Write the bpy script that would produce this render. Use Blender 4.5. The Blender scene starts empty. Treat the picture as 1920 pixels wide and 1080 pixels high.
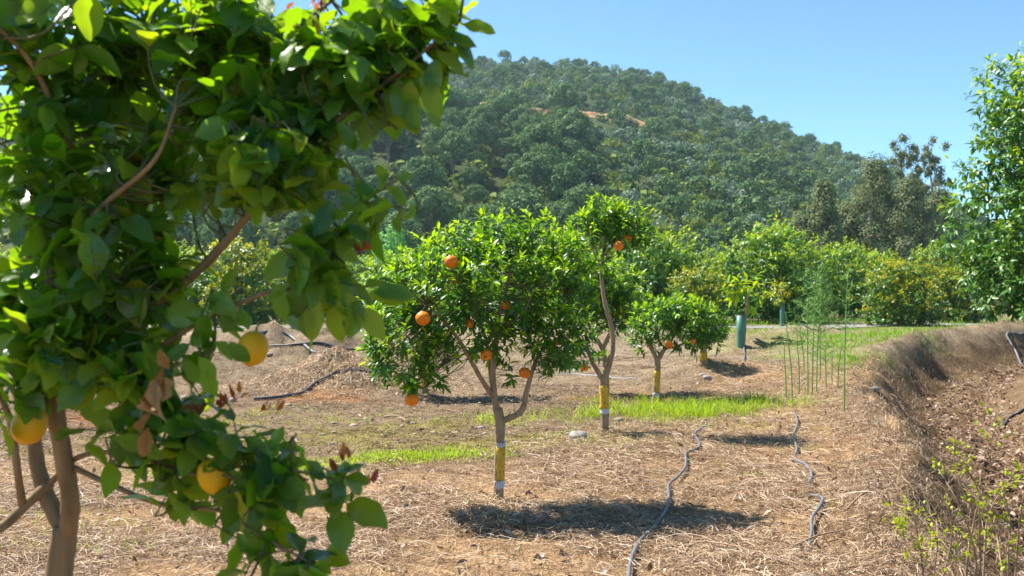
import bpy, math, random
import numpy as np
from mathutils import Vector

# ------------------------------------------------------------------ camera, sky, sun, exposure
SC = bpy.context.scene
COL = SC.collection
W, H = 1920, 1080
F = 1867.0                     # focal length in photo pixels (35 mm lens)
EYE = 1.40
cam = bpy.data.cameras.new('camera'); cam_o = bpy.data.objects.new('camera', cam); COL.objects.link(cam_o)
cam.lens = 35.0; cam.sensor_width = 36.0
cam.clip_start = 0.05; cam.clip_end = 6000
cam_o.location = (0, 0, EYE); cam_o.rotation_euler = (math.radians(90), 0, 0)
cam.dof.use_dof = True; cam.dof.focus_distance = 6.9; cam.dof.aperture_fstop = 4.5
SC.camera = cam_o

SUN_TO = Vector((-0.70, 0.44, 1.12)).normalized()
SUN_EL = math.asin(SUN_TO.z); SUN_AZ = math.atan2(SUN_TO.x, SUN_TO.y)   # azimuth clockwise from +Y
world = bpy.data.worlds.new('World'); SC.world = world; world.use_nodes = True
wn = world.node_tree.nodes; wl = world.node_tree.links
bg = wn['Background']; sky = wn.new('ShaderNodeTexSky'); sky.sky_type = 'NISHITA'
sky.sun_disc = False; sky.sun_elevation = SUN_EL; sky.sun_rotation = SUN_AZ
sky.altitude = 300; sky.air_density = 0.52; sky.dust_density = 0.0; sky.ozone_density = 0.5
skt = wn.new('ShaderNodeMix'); skt.data_type = 'RGBA'; skt.blend_type = 'MULTIPLY'; skt.inputs[0].default_value = 1.0; skt.inputs[7].default_value = (0.74, 1.02, 1.04, 1)
wl.new(sky.outputs[0], skt.inputs[6]); wl.new(skt.outputs[2], bg.inputs[0]); bg.inputs[1].default_value = 0.105
sun = bpy.data.lights.new('sun', 'SUN'); sun_o = bpy.data.objects.new('sun', sun); COL.objects.link(sun_o)
sun.energy = 5.0; sun.angle = math.radians(0.5); sun.color = (1.0, 0.95, 0.87)
sun_o.rotation_euler = (-SUN_TO).to_track_quat('-Z', 'Y').to_euler()
sun_o.location = (-40, 40, 80)
SC.view_settings.view_transform = 'Standard'; SC.view_settings.look = 'None'
SC.view_settings.exposure = 1.35; SC.view_settings.gamma = 1.0
SC.render.engine = 'CYCLES'
cy = SC.cycles
cy.max_bounces = 8; cy.diffuse_bounces = 3; cy.glossy_bounces = 2; cy.transmission_bounces = 5
cy.transparent_max_bounces = 4; cy.volume_bounces = 0; cy.use_denoising = True
cy.sample_clamp_indirect = 6.0
cy.caustics_reflective = False; cy.caustics_refractive = False

RS = np.random.RandomState
rnd = random.Random(7)

# ------------------------------------------------------------------ helpers
def P(px, py, Y):
    "photo pixel at depth Y metres -> world point"
    return np.array([(px - W/2) / F * Y, Y, EYE - (py - H/2) / F * Y])

def hash2(ix, iy, seed):
    h = (ix.astype(np.int64) * 374761393 + iy.astype(np.int64) * 668265263 + seed * 1442695041) & 0xFFFFFFFF
    h = ((h ^ (h >> 13)) * 1274126177) & 0xFFFFFFFF
    h = h ^ (h >> 16)
    return (h & 0xFFFF) / 65535.0

def vnoise(x, y, seed=0):
    x = np.asarray(x, float); y = np.asarray(y, float)
    ix = np.floor(x); iy = np.floor(y); fx = x - ix; fy = y - iy
    fx = fx*fx*(3-2*fx); fy = fy*fy*(3-2*fy)
    a = hash2(ix, iy, seed); b = hash2(ix+1, iy, seed); c = hash2(ix, iy+1, seed); d = hash2(ix+1, iy+1, seed)
    return (a*(1-fx)+b*fx)*(1-fy) + (c*(1-fx)+d*fx)*fy

def fbm(x, y, scale=1.0, octv=4, seed=0):
    "about -0.5..0.5"
    s = 0; a = 0.5
    for i in range(octv):
        f = 2**i / scale
        s = s + a*(vnoise(np.asarray(x)*f + 17.3*i, np.asarray(y)*f - 9.1*i, seed+i) - 0.5); a *= 0.5
    return s

def sstep(a, b, x):
    t = np.clip((np.asarray(x, float)-a)/(b-a), 0, 1); return t*t*(3-2*t)

def unit(v):
    v = np.asarray(v, float); n = np.linalg.norm(v, axis=-1, keepdims=True); return v/np.maximum(n, 1e-9)

# ---- mesh building
def mesh_obj(name, verts, loops, totals, mats, parent=None, loc=(0, 0, 0), midx=None, smooth=True, uv=None, cols=None):
    verts = np.ascontiguousarray(verts, dtype=np.float32) - np.asarray(loc, np.float32)
    loops = np.ascontiguousarray(loops, dtype=np.int32); totals = np.ascontiguousarray(totals, dtype=np.int32)
    me = bpy.data.meshes.new(name)
    me.vertices.add(len(verts)); me.vertices.foreach_set('co', verts.ravel())
    me.loops.add(len(loops)); me.loops.foreach_set('vertex_index', loops)
    me.polygons.add(len(totals))
    starts = np.zeros(len(totals), np.int32); starts[1:] = np.cumsum(totals)[:-1]
    me.polygons.foreach_set('loop_start', starts)
    for m in (mats if isinstance(mats, (list, tuple)) else [mats]): me.materials.append(m)
    if midx is not None: me.polygons.foreach_set('material_index', np.ascontiguousarray(midx, dtype=np.int32))
    me.polygons.foreach_set('use_smooth', np.full(len(totals), smooth, dtype=bool))
    if uv is not None:
        lay = me.uv_layers.new(name='UVMap'); lay.uv.foreach_set('vector', np.ascontiguousarray(uv[loops], dtype=np.float32).ravel())
    if cols is not None:
        at = me.color_attributes.new('tint', 'FLOAT_COLOR', 'POINT')
        c = np.ones((len(verts), 4), np.float32); c[:, :3] = cols
        at.data.foreach_set('color', c.ravel())
    me.update(calc_edges=True); me.validate(verbose=False)
    o = bpy.data.objects.new(name, me); COL.objects.link(o)
    if parent is not None: o.parent = parent
    else: o.location = loc
    return o

class MB:
    "collects pieces of geometry for ONE mesh"
    def __init__(s): s.v = []; s.l = []; s.t = []; s.m = []; s.uv = []; s.n = 0
    def add(s, verts, loops, totals, mi=0, uv=None):
        verts = np.asarray(verts, float)
        s.v.append(verts); s.l.append(np.asarray(loops, np.int64) + s.n); s.t.append(np.asarray(totals))
        s.m.append(np.full(len(totals), mi) if np.isscalar(mi) else np.asarray(mi))
        s.uv.append(np.zeros((len(verts), 2)) if uv is None else uv)
        s.n += len(verts)
    def build(s, name, mats, parent=None, loc=(0, 0, 0), smooth=True):
        return mesh_obj(name, np.concatenate(s.v), np.concatenate(s.l), np.concatenate(s.t), mats, parent, loc,
                        np.concatenate(s.m), smooth, np.concatenate(s.uv))

def catmull(pts, rad, sub):
    pts = np.asarray(pts, float); rad = np.asarray(rad, float)
    if len(pts) < 3 or sub <= 1: return pts, rad
    p = np.vstack([2*pts[0]-pts[1], pts, 2*pts[-1]-pts[-2]]); out = []; ro = []
    for i in range(1, len(p)-2):
        for k in range(sub):
            t = k/sub; a, b, c, d = p[i-1], p[i], p[i+1], p[i+2]
            out.append(0.5*((2*b)+(c-a)*t+(2*a-5*b+4*c-d)*t*t+(3*b-a-3*c+d)*t**3)); ro.append(rad[i-1]*(1-t)+rad[i]*t)
    out.append(pts[-1]); ro.append(rad[-1])
    return np.array(out), np.array(ro)

def tube(mb, pts, rad, sides=8, sub=5, mi=0, bumpy=0.0, rs=None, cap=True):
    pts, rad = catmull(pts, rad if np.ndim(rad) else np.full(len(pts), rad), sub)
    n = len(pts); tan = unit(np.gradient(pts, axis=0))
    ref = np.array([0.31, 0.17, 0.93]) if abs(tan[0][2]) < 0.9 else np.array([0.93, 0.31, 0.17])
    u = np.zeros_like(pts); u[0] = unit(np.cross(tan[0], ref))
    for i in range(1, n): u[i] = unit(u[i-1] - tan[i]*np.dot(u[i-1], tan[i]))
    w = np.cross(tan, u); a = np.arange(sides)*2*math.pi/sides
    rr = np.repeat(rad[:, None], sides, 1)
    if bumpy and rs is not None: rr = rr*(1+bumpy*(rs.rand(n, sides)-0.5)+bumpy*0.7*(rs.rand(n, 1)-0.5))
    v = pts[:, None, :] + rr[..., None]*(np.cos(a)[None, :, None]*u[:, None, :] + np.sin(a)[None, :, None]*w[:, None, :])
    i, j = np.meshgrid(np.arange(n-1), np.arange(sides), indexing='ij'); j2 = (j+1) % sides
    q = np.stack([i*sides+j, i*sides+j2, (i+1)*sides+j2, (i+1)*sides+j], -1).reshape(-1, 4)
    lo = q.ravel(); to = np.full(len(q), 4)
    if cap:
        lo = np.concatenate([lo, np.arange(sides)[::-1], (n-1)*sides+np.arange(sides)]); to = np.concatenate([to, [sides, sides]])
    mb.add(v.reshape(-1, 3), lo, to, mi)

# ---- leaves
def leaf_template(stations, widths, cross=1):
    "t along the blade, s across -1..1; cross=1: left, midrib, right"
    ss = np.linspace(-1, 1, 2*cross+1)
    t = [0.0]; s = [0.0]; w = [0.0]; rows = [[0]]
    for st, wd in zip(stations, widths):
        r = []
        for x in ss: r.append(len(t)); t.append(st); s.append(x); w.append(wd)
        rows.append(r)
    rows.append([len(t)]); t.append(1.0); s.append(0.0); w.append(0.0)
    loops = []; tot = []
    for a, b in zip(rows[:-1], rows[1:]):
        for k in range(2*cross):
            if len(a) == 1: f = [a[0], b[k+1], b[k]]
            elif len(b) == 1: f = [a[k], a[k+1], b[0]]
            else: f = [a[k], a[k+1], b[k+1], b[k]]
            loops += f; tot.append(len(f))
    return np.array(t), np.array(s), np.array(w), np.array(loops), np.array(tot)

T_FAR = leaf_template([0.45], [1.0])
T_MID = leaf_template([0.2, 0.5, 0.8], [0.72, 1.0, 0.6])
T_NEAR = leaf_template([0.05, 0.15, 0.29, 0.43, 0.57, 0.71, 0.84, 0.94], [0.20, 0.52, 0.83, 0.98, 1.0, 0.88, 0.60, 0.26], 2)

def add_leaves(mb, pos, d, nrm, L, width, tmpl, fold=0.25, bend=0.25, mi=0, rs=None, wave=0.0):
    "pos (n,3) leaf base, d along, nrm upper side, L lengths, width = half width / length"
    t, s, w, lo, to = tmpl; n = len(pos)
    d = unit(d); nrm = unit(nrm - d*np.sum(nrm*d, 1, keepdims=True)); side = np.cross(nrm, d)
    L = np.asarray(L, float)[:, None]; fold = np.broadcast_to(np.asarray(fold, float), (n,))[:, None]
    bend = np.broadcast_to(np.asarray(bend, float), (n,))[:, None]; wd = np.broadcast_to(np.asarray(width, float), (n,))[:, None]
    ang = bend*t[None, :]                                  # blade curls along a circle arc
    b = np.where(np.abs(bend) < 1e-3, 1e-3, bend)
    ax = np.sin(b*t)/b; az = -(1-np.cos(b*t))/b
    off = (s*w)[None, :]*wd
    up = fold*np.abs(off)
    if wave and rs is not None:
        up = up + wave*wd*np.abs(s)[None, :]*np.sin(t[None, :]*13 + rs.rand(n, 1)*6 + 1.6*s[None, :])
    lx = ax - up*np.sin(ang); lz = az + up*np.cos(ang)
    v = pos[:, None, :] + L[..., None]*(lx[..., None]*d[:, None, :] + off[..., None]*side[:, None, :] + lz[..., None]*nrm[:, None, :])
    k = len(t)
    loops = (lo[None, :] + (np.arange(n)*k)[:, None]).ravel(); tot = np.tile(to, n)
    m = np.repeat(np.broadcast_to(np.asarray(mi), (n,)), len(to))
    uv = np.tile(np.stack([s*np.minimum(1, w+0.05), t], 1), (n, 1))
    mb.add(v.reshape(-1, 3), loops, tot, m, uv)

def sphere_dir(rs, n): return unit(rs.normal(size=(n, 3)))

def tag(o, label=None, cat=None, group=None, kind=None):
    if label: o['label'] = label
    if cat: o['category'] = cat
    if group: o['group'] = group
    if kind: o['kind'] = kind
    return o
def empty(name, loc, label, cat, group=None):
    o = bpy.data.objects.new(name, None); COL.objects.link(o); o.location = loc; o.empty_display_size = 0.1
    return tag(o, label, cat, group)
def copy_tree(o, parent=None):
    c = o.copy(); COL.objects.link(c)
    if parent is not None: c.parent = parent
    for ch in list(o.children): copy_tree(ch, c)
    return c

# ------------------------------------------------------------------ materials
def mat(name):
    m = bpy.data.materials.new(name); m.use_nodes = True
    nt = m.node_tree; b = nt.nodes['Principled BSDF']; return m, nt, b, nt.nodes['Material Output']
def N(nt, t, **kw):
    n = nt.nodes.new(t)
    for k, v in kw.items():
        if k.startswith('i_'): n.inputs[int(k[2:])].default_value = v
        else: setattr(n, k, v)
    return n
def mixc(nt, fac, a, b, blend='MIX'):
    n = nt.nodes.new('ShaderNodeMix'); n.data_type = 'RGBA'; n.blend_type = blend; n.clamp_factor = True; n.clamp_result = False
    for sock, val in ((n.inputs[0], fac), (n.inputs[6], a), (n.inputs[7], b)):
        if isinstance(val, (int, float)): sock.default_value = val
        elif isinstance(val, (tuple, list)): sock.default_value = (*val[:3], 1)
        else: nt.links.new(val, sock)
    return n.outputs[2]
def ramp(nt, src, stops, interp='LINEAR'):
    r = nt.nodes.new('ShaderNodeValToRGB'); r.color_ramp.interpolation = interp
    e = r.color_ramp.elements
    while len(e) < len(stops): e.new(0.5)
    for x, (p, c) in zip(e, stops):
        x.position = p; x.color = (*c, 1) if len(c) == 3 else c
    nt.links.new(src, r.inputs[0]); return r.outputs[0]
def math_(nt, op, a, b=None, clamp=False):
    n = nt.nodes.new('ShaderNodeMath'); n.operation = op; n.use_clamp = clamp
    for s, v in ((n.inputs[0], a), (n.inputs[1], b)):
        if v is None: continue
        if isinstance(v, (int, float)): s.default_value = v
        else: nt.links.new(v, s)
    return n.outputs[0]
def noise(nt, scale, detail=4, rough=0.55, vec=None, dim='3D'):
    n = nt.nodes.new('ShaderNodeTexNoise'); n.noise_dimensions = dim
    n.inputs['Scale'].default_value = scale; n.inputs['Detail'].default_value = detail; n.inputs['Roughness'].default_value = rough
    if vec is not None: nt.links.new(vec, n.inputs['Vector'])
    return n.outputs[0]
def objco(nt): return nt.nodes.new('ShaderNodeTexCoord').outputs['Object']
def bump(nt, b, h, strength=0.5, dist=0.01):
    n = nt.nodes.new('ShaderNodeBump'); n.inputs['Strength'].default_value = strength; n.inputs['Distance'].default_value = dist
    nt.links.new(h, n.inputs['Height']); nt.links.new(n.outputs[0], b.inputs['Normal'])

def leaf_mat(name, cols, trans, tfac=0.35, rough=0.38, veins=False, under=None, spec=0.5, hue=0.0):
    "cols: ramp stops over a random value per leaf"
    m, nt, b, out = mat(name)
    g = nt.nodes.new('ShaderNodeNewGeometry'); r = g.outputs['Random Per Island']
    c = ramp(nt, r, cols)
    if veins:
        uvn = nt.nodes.new('ShaderNodeUVMap'); sp = nt.nodes.new('ShaderNodeSeparateXYZ'); nt.links.new(uvn.outputs[0], sp.inputs[0])
        au = math_(nt, 'ABSOLUTE', sp.outputs[0])
        mid = math_(nt, 'SUBTRACT', 1.0, math_(nt, 'MULTIPLY', au, 14.0), True)
        ph = math_(nt, 'SUBTRACT', math_(nt, 'MULTIPLY', sp.outputs[1], 11.0), math_(nt, 'MULTIPLY', au, 4.0))
        tri = math_(nt, 'ABSOLUTE', math_(nt, 'SUBTRACT', math_(nt, 'FRACT', ph), 0.5))
        side = math_(nt, 'MULTIPLY', math_(nt, 'SUBTRACT', 1.0, math_(nt, 'MULTIPLY', tri, 9.0), True), 0.45)
        v = math_(nt, 'MAXIMUM', mid, side)
        c = mixc(nt, math_(nt, 'MULTIPLY', v, 0.5), c, mixc(nt, 0.5, c, (0.20, 0.30, 0.06)))
        blot = noise(nt, 9.0, 3)
        c = mixc(nt, math_(nt, 'MULTIPLY', math_(nt, 'SUBTRACT', blot, 0.5, True), 1.6, True), c, mixc(nt, 0.6, c, (0.10, 0.13, 0.02)))
        hgt = math_(nt, 'SUBTRACT', math_(nt, 'MULTIPLY', noise(nt, 60.0, 2), 0.5), v)
        bump(nt, b, hgt, 0.35, 0.002)
    if under: c = mixc(nt, g.outputs['Backfacing'], c, mixc(nt, 0.6, c, under))
    nt.links.new(c, b.inputs['Base Color']); b.inputs['Roughness'].default_value = rough
    b.inputs['Specular IOR Level'].default_value = spec
    tr = nt.nodes.new('ShaderNodeBsdfTranslucent')
    tc = mixc(nt, 0.65, c, trans, 'MIX'); nt.links.new(tc, tr.inputs[0])
    mx = nt.nodes.new('ShaderNodeMixShader'); mx.inputs[0].default_value = tfac
    nt.links.new(b.outputs[0], mx.inputs[1]); nt.links.new(tr.outputs[0], mx.inputs[2]); nt.links.new(mx.outputs[0], out.inputs[0])
    return m

def rough_mat(name, a, b_, scale=20, rough=0.85, bmp=0.4, dist=0.01, detail=5, stretch=None, spec=0.2):
    m, nt, b, out = mat(name); co = objco(nt)
    if stretch:
        mp = nt.nodes.new('ShaderNodeMapping'); mp.inputs['Scale'].default_value = stretch; nt.links.new(co, mp.inputs[0]); co = mp.outputs[0]
    n = noise(nt, scale, detail, 0.6, co)
    nt.links.new(ramp(nt, n, [(0.3, a), (0.7, b_)]), b.inputs['Base Color'])
    b.inputs['Roughness'].default_value = rough; b.inputs['Specular IOR Level'].default_value = spec
    bump(nt, b, n, bmp, dist); return m

M = {}
M['lemon_leaf'] = leaf_mat('lemon_leaf', [(0, (0.008, 0.068, 0.006)), (0.35, (0.023, 0.127, 0.006)), (0.7, (0.063, 0.204, 0.006)), (0.93, (0.127, 0.263, 0.010)), (1, (0.253, 0.194, 0.010))],
                           (0.40, 0.72, 0.004), 0.47, 0.27, True, (0.06, 0.14, 0.03), 0.6)
M['lemon_young_sunlit'] = leaf_mat('lemon_young_sunlit', [(0, (0.108, 0.288, 0.007)), (0.6, (0.204, 0.396, 0.010)), (1, (0.432, 0.384, 0.014))], (0.45, 0.66, 0.006), 0.52, 0.40, True, (0.16, 0.26, 0.03), 0.32)  # young leaves; also stand in for sunlit ones on the upper right
M['red_leaf'] = leaf_mat('red_leaf', [(0, (0.20, 0.035, 0.02)), (0.5, (0.40, 0.08, 0.02)), (1, (0.50, 0.20, 0.03))], (0.7, 0.18, 0.03), 0.4, 0.4, False)
M['withered'] = leaf_mat('withered', [(0, (0.26, 0.10, 0.02)), (0.5, (0.44, 0.21, 0.05)), (1, (0.50, 0.34, 0.16))], (0.7, 0.30, 0.08), 0.35, 0.7, False)
M['orange_leaf'] = leaf_mat('orange_leaf', [(0, (0.007, 0.061, 0.006)), (0.5, (0.015, 0.105, 0.007)), (1, (0.050, 0.182, 0.009))], (0.22, 0.50, 0.006), 0.35, 0.33, False, (0.05, 0.14, 0.025), 0.38)
M['orange_young'] = leaf_mat('orange_young', [(0, (0.13, 0.36, 0.005)), (0.5, (0.27, 0.50, 0.006)), (1, (0.46, 0.56, 0.010))], (0.48, 0.70, 0.008), 0.45, 0.38, False, None, 0.35)
M['avo_leaf'] = leaf_mat('avocado_leaf', [(0, (0.021, 0.108, 0.007)), (0.6, (0.057, 0.216, 0.010)), (1, (0.159, 0.345, 0.015))], (0.24, 0.42, 0.008), 0.2, 0.36, False, (0.07, 0.14, 0.03), 0.4)
M['avo_young'] = leaf_mat('avocado_young', [(0, (0.166, 0.386, 0.011)), (0.6, (0.331, 0.538, 0.014)), (1, (0.580, 0.524, 0.021))], (0.5, 0.60, 0.008), 0.42, 0.4, False, None, 0.35)
M['avo_yellow'] = leaf_mat('avocado_yellow', [(0, (0.18, 0.28, 0.008)), (0.6, (0.36, 0.38, 0.010)), (1, (0.52, 0.34, 0.015))], (0.6, 0.55, 0.01), 0.42, 0.4, False, None, 0.35)
M['pine_needle'] = leaf_mat('pine_needle', [(0, (0.072, 0.146, 0.056)), (0.6, (0.139, 0.227, 0.082)), (1, (0.227, 0.307, 0.110))], (0.14, 0.24, 0.04), 0.2, 0.75, False, None, 0.1)
M['oak_leaf'] = leaf_mat('oak_leaf', [(0, (0.052, 0.112, 0.054)), (0.6, (0.093, 0.163, 0.079)), (1, (0.152, 0.222, 0.100))], (0.14, 0.24, 0.05), 0.18, 0.7, False, None, 0.12)
M['olive_leaf'] = leaf_mat('olive_leaf', [(0, (0.132, 0.208, 0.132)), (0.6, (0.195, 0.277, 0.183)), (1, (0.277, 0.353, 0.227))], (0.18, 0.26, 0.1), 0.18, 0.65, False, None, 0.15)
M['shrub_leaf'] = leaf_mat('shrub_leaf', [(0, (0.112, 0.172, 0.026)), (0.6, (0.172, 0.238, 0.034)), (1, (0.264, 0.317, 0.046))], (0.25, 0.3, 0.03), 0.2, 0.7, False, None, 0.1)
M['euca_leaf'] = leaf_mat('euca_leaf', [(0, (0.103, 0.149, 0.063)), (0.6, (0.167, 0.213, 0.092)), (0.9, (0.230, 0.241, 0.103)), (1, (0.310, 0.207, 0.092))], (0.24, 0.28, 0.08), 0.3, 0.6, False, None, 0.15)
M['fresh_leaf'] = leaf_mat('fresh_leaf', [(0, (0.114, 0.332, 0.076)), (0.6, (0.178, 0.459, 0.102)), (1, (0.280, 0.587, 0.128))], (0.2, 0.42, 0.05), 0.3, 0.5, False, None, 0.3)
M['grass'] = leaf_mat('grass_blade', [(0, (0.17, 0.32, 0.010)), (0.6, (0.32, 0.48, 0.012)), (1, (0.50, 0.54, 0.05))], (0.55, 0.72, 0.02), 0.45, 0.5, False, None, 0.3)
M['weed'] = leaf_mat('weed_leaf', [(0, (0.09, 0.24, 0.012)), (0.6, (0.16, 0.35, 0.014)), (1, (0.32, 0.42, 0.03))], (0.35, 0.6, 0.02), 0.4, 0.5, False, None, 0.3)
M['asparagus'] = leaf_mat('asparagus_green', [(0, (0.13, 0.31, 0.05)), (1, (0.24, 0.44, 0.08))], (0.2, 0.42, 0.08), 0.15, 0.45, False)
M['twig_leaf'] = leaf_mat('twig_leaf', [(0, (0.22, 0.33, 0.012)), (0.6, (0.38, 0.46, 0.015)), (1, (0.52, 0.48, 0.04))], (0.55, 0.6, 0.02), 0.42, 0.5, False, None, 0.3)
M['straw'] = leaf_mat('straw', [(0, (0.11, 0.06, 0.035)), (0.35, (0.25, 0.16, 0.09)), (0.68, (0.48, 0.33, 0.18)), (0.92, (0.70, 0.53, 0.38)), (1, (0.80, 0.69, 0.55))], (0.5, 0.33, 0.18), 0.15, 0.6, False, None, 0.25)
M['stubble'] = leaf_mat('stubble', [(0, (0.10, 0.064, 0.038)), (0.6, (0.20, 0.135, 0.082)), (1, (0.34, 0.25, 0.155))], (0.2, 0.12, 0.06), 0.1, 0.8, False, None, 0.2)
M['litter'] = leaf_mat('litter', [(0, (0.11, 0.06, 0.035)), (0.4, (0.22, 0.14, 0.085)), (0.8, (0.34, 0.24, 0.17)), (1, (0.50, 0.40, 0.31))], (0.4, 0.2, 0.08), 0.15, 0.7, False, None, 0.3)
M['bark'] = rough_mat('bark', (0.20, 0.13, 0.075), (0.40, 0.285, 0.18), 28, 0.85, 0.7, 0.006, 6, (1, 1, 0.25))
M['bark_lemon'] = rough_mat('bark_lemon', (0.15, 0.095, 0.045), (0.30, 0.20, 0.105), 22, 0.75, 0.5, 0.006, 6, (1, 1, 0.2))
M['twig'] = rough_mat('twig', (0.07, 0.085, 0.03), (0.15, 0.14, 0.06), 30, 0.7, 0.2, 0.003)
M['bark_grey'] = rough_mat('bark_grey', (0.12, 0.095, 0.075), (0.26, 0.22, 0.18), 6, 0.9, 0.6, 0.03, 5, (1, 1, 0.25))
M['bark_pale'] = rough_mat('bark_pale', (0.34, 0.30, 0.25), (0.60, 0.56, 0.50), 1.5, 0.8, 0.3, 0.03, 5, (1, 1, 0.3))
M['hose'] = rough_mat('hose', (0.09, 0.092, 0.10), (0.19, 0.19, 0.20), 14, 0.5, 0.15, 0.002, 5, None, 0.45)
M['hose_dark'] = rough_mat('hose_dark', (0.025, 0.025, 0.03), (0.08, 0.08, 0.09), 14, 0.5, 0.15, 0.002, 5, None, 0.4)
M['pipe_pale'] = rough_mat('pipe_pale', (0.28, 0.30, 0.33), (0.42, 0.44, 0.47), 8, 0.5, 0.1, 0.002, 4, None, 0.4)
M['stone'] = rough_mat('stone', (0.20, 0.175, 0.15), (0.38, 0.35, 0.32), 18, 0.9, 0.6, 0.01)
M['stone_brown'] = rough_mat('stone_brown', (0.24, 0.18, 0.13), (0.44, 0.36, 0.28), 14, 0.9, 0.6, 0.01)
M['guard'] = rough_mat('guard', (0.065, 0.17, 0.115), (0.10, 0.22, 0.15), 5, 0.45, 0.05, 0.002, 3, None, 0.4)
M['gravel'] = rough_mat('gravel', (0.15, 0.14, 0.13), (0.30, 0.28, 0.265), 9, 0.95, 0.8, 0.03, 8)
M['ochre'] = rough_mat('ochre', (0.27, 0.13, 0.05), (0.50, 0.30, 0.15), 0.35, 0.95, 0.8, 0.4, 7)
def paint_mat(name, a, b_, spot):
    m, nt, b, out = mat(name); co = objco(nt)
    c = ramp(nt, noise(nt, 12, 5, 0.6, co), [(0.3, a), (0.7, b_)])
    s = ramp(nt, noise(nt, 55, 3, 0.6, co), [(0.59, (0, 0, 0)), (0.66, (1, 1, 1))])
    nt.links.new(mixc(nt, s, c, spot), b.inputs['Base Color']); b.inputs['Roughness'].default_value = 0.75
    bump(nt, b, noise(nt, 40, 5, 0.6, co), 0.5, 0.004); return m
M['yellow'] = paint_mat('yellow_paint', (0.50, 0.27, 0.012), (0.68, 0.42, 0.03), (0.17, 0.10, 0.02))
M['white'] = paint_mat('white_paint', (0.42, 0.42, 0.43), (0.62, 0.62, 0.63), (0.25, 0.22, 0.18))
def fruit_mat(name, a, b_, sc):
    m, nt, b, out = mat(name); co = objco(nt)
    nt.links.new(ramp(nt, noise(nt, 9, 3, 0.5, co), [(0.3, a), (0.7, b_)]), b.inputs['Base Color'])
    b.inputs['Roughness'].default_value = 0.45; b.inputs['Specular IOR Level'].default_value = 0.28; b.inputs['Subsurface Weight'].default_value = 0.12
    b.inputs['Subsurface Radius'].default_value = (0.02, 0.008, 0.002); b.inputs['Subsurface Scale'].default_value = 0.3
    vo = nt.nodes.new('ShaderNodeTexVoronoi'); vo.inputs['Scale'].default_value = sc; nt.links.new(co, vo.inputs['Vector'])
    bump(nt, b, vo.outputs['Distance'], 0.12, 0.001); return m
M['orange'] = fruit_mat('orange_peel', (0.66, 0.15, 0.002), (0.80, 0.23, 0.003), 320)
M['lemon'] = fruit_mat('lemon_peel', (0.64, 0.32, 0.005), (0.78, 0.42, 0.008), 260)

# ground: a tint per vertex (what soil lies there) broken up by fine noise
def ground_material(name, fine=1.0):
    m, nt, b, out = mat(name); co = objco(nt)
    at = nt.nodes.new('ShaderNodeVertexColor'); at.layer_name = 'tint'
    n1 = noise(nt, 38*fine, 8, 0.7, co); n2 = noise(nt, 3.1*fine, 6, 0.65, co)
    mp = nt.nodes.new('ShaderNodeMapping'); mp.inputs['Scale'].default_value = (55*fine, 11*fine, 11*fine); mp.inputs['Rotation'].default_value = (0, 0, 0.5); nt.links.new(co, mp.inputs[0])
    n3 = noise(nt, 1.0, 4, 0.6, mp.outputs[0])
    v = ramp(nt, n1, [(0.30, (0.45, 0.43, 0.42)), (0.5, (0.95, 0.95, 0.95)), (0.72, (1.55, 1.52, 1.48))])
    c = mixc(nt, 1.0, at.outputs[0], v, 'MULTIPLY')
    v2 = ramp(nt, n2, [(0.3, (0.62, 0.60, 0.58)), (0.7, (1.25, 1.25, 1.25))])
    c = mixc(nt, 1.0, c, v2, 'MULTIPLY')
    v3 = ramp(nt, n3, [(0.4, (0.8, 0.79, 0.78)), (0.62, (1.3, 1.28, 1.25))])
    c = mixc(nt, 0.8, c, v3, 'MULTIPLY'); c = mixc(nt, 1.0, c, (1.05, 1.0, 0.86), 'MULTIPLY')
    nt.links.new(c, b.inputs['Base Color']); b.inputs['Roughness'].default_value = 0.95; b.inputs['Specular IOR Level'].default_value = 0.1
    hh = math_(nt, 'ADD', math_(nt, 'ADD', n1, n3), math_(nt, 'MULTIPLY', n2, 1.5))
    bump(nt, b, hh, 0.9, 0.03/fine); return m
M['ground'] = ground_material('ground_soil')
M['hill'] = ground_material('hill_soil', 0.06)

# ------------------------------------------------------------------ terrain
#        edge x, y, rim z, floor z
EDGE = np.array([(1.55, -8, 0, -.5), (1.7, 2, 0, -.5), (2.05, 4.84, 0, -.5), (3.0, 7.7, 0, -.5), (4.15, 11.5, .05, -.48), (5.55, 15.3, .25, -.40),
                 (7.3, 17.9, .45, -.25), (10.4, 20.7, .58, -.10), (16.5, 25, .55, -.05), (30, 33, .4, 0.0), (60, 48, .2, 0.0)])
_s = np.linspace(0, 1, 500); _k = np.linspace(0, 1, len(EDGE))
EP, _ = catmull(EDGE, np.zeros(len(EDGE)), 45)
ET = unit(np.gradient(EP[:, :2], axis=0))
MOUNDS = [(-2.3, 14.0, 1.3, 0.85, 0.42), (-3.9, 18.6, 2.6, 1.5, 0.7), (-5.0, 15.9, 1.4, 0.9, 0.5), (-1.2, 17.0, 1.0, .7, .3), (.2, 16.2, .9, .7, .22), (5.1, 20.8, 1.5, 1.0, 0.30), (2.8, 14.9, 1.0, 0.8, 0.16),
          (-7.5, 24, 3.0, 1.6, 0.4), (1.0, 25, 2.5, 1.6, 0.3), (9.0, 30, 1.6, 1.0, 0.3), (-0.8, 20.5, 1.6, 1.0, 0.22), (-0.1, 6.6, 0.6, 0.5, 0.03), (-10, 17, 2, 1.2, 0.4),
          (-4.5, 31, 2.4, 1.0, 0.35), (3.3, 29, 2.0, 1.0, 0.3)]
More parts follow.
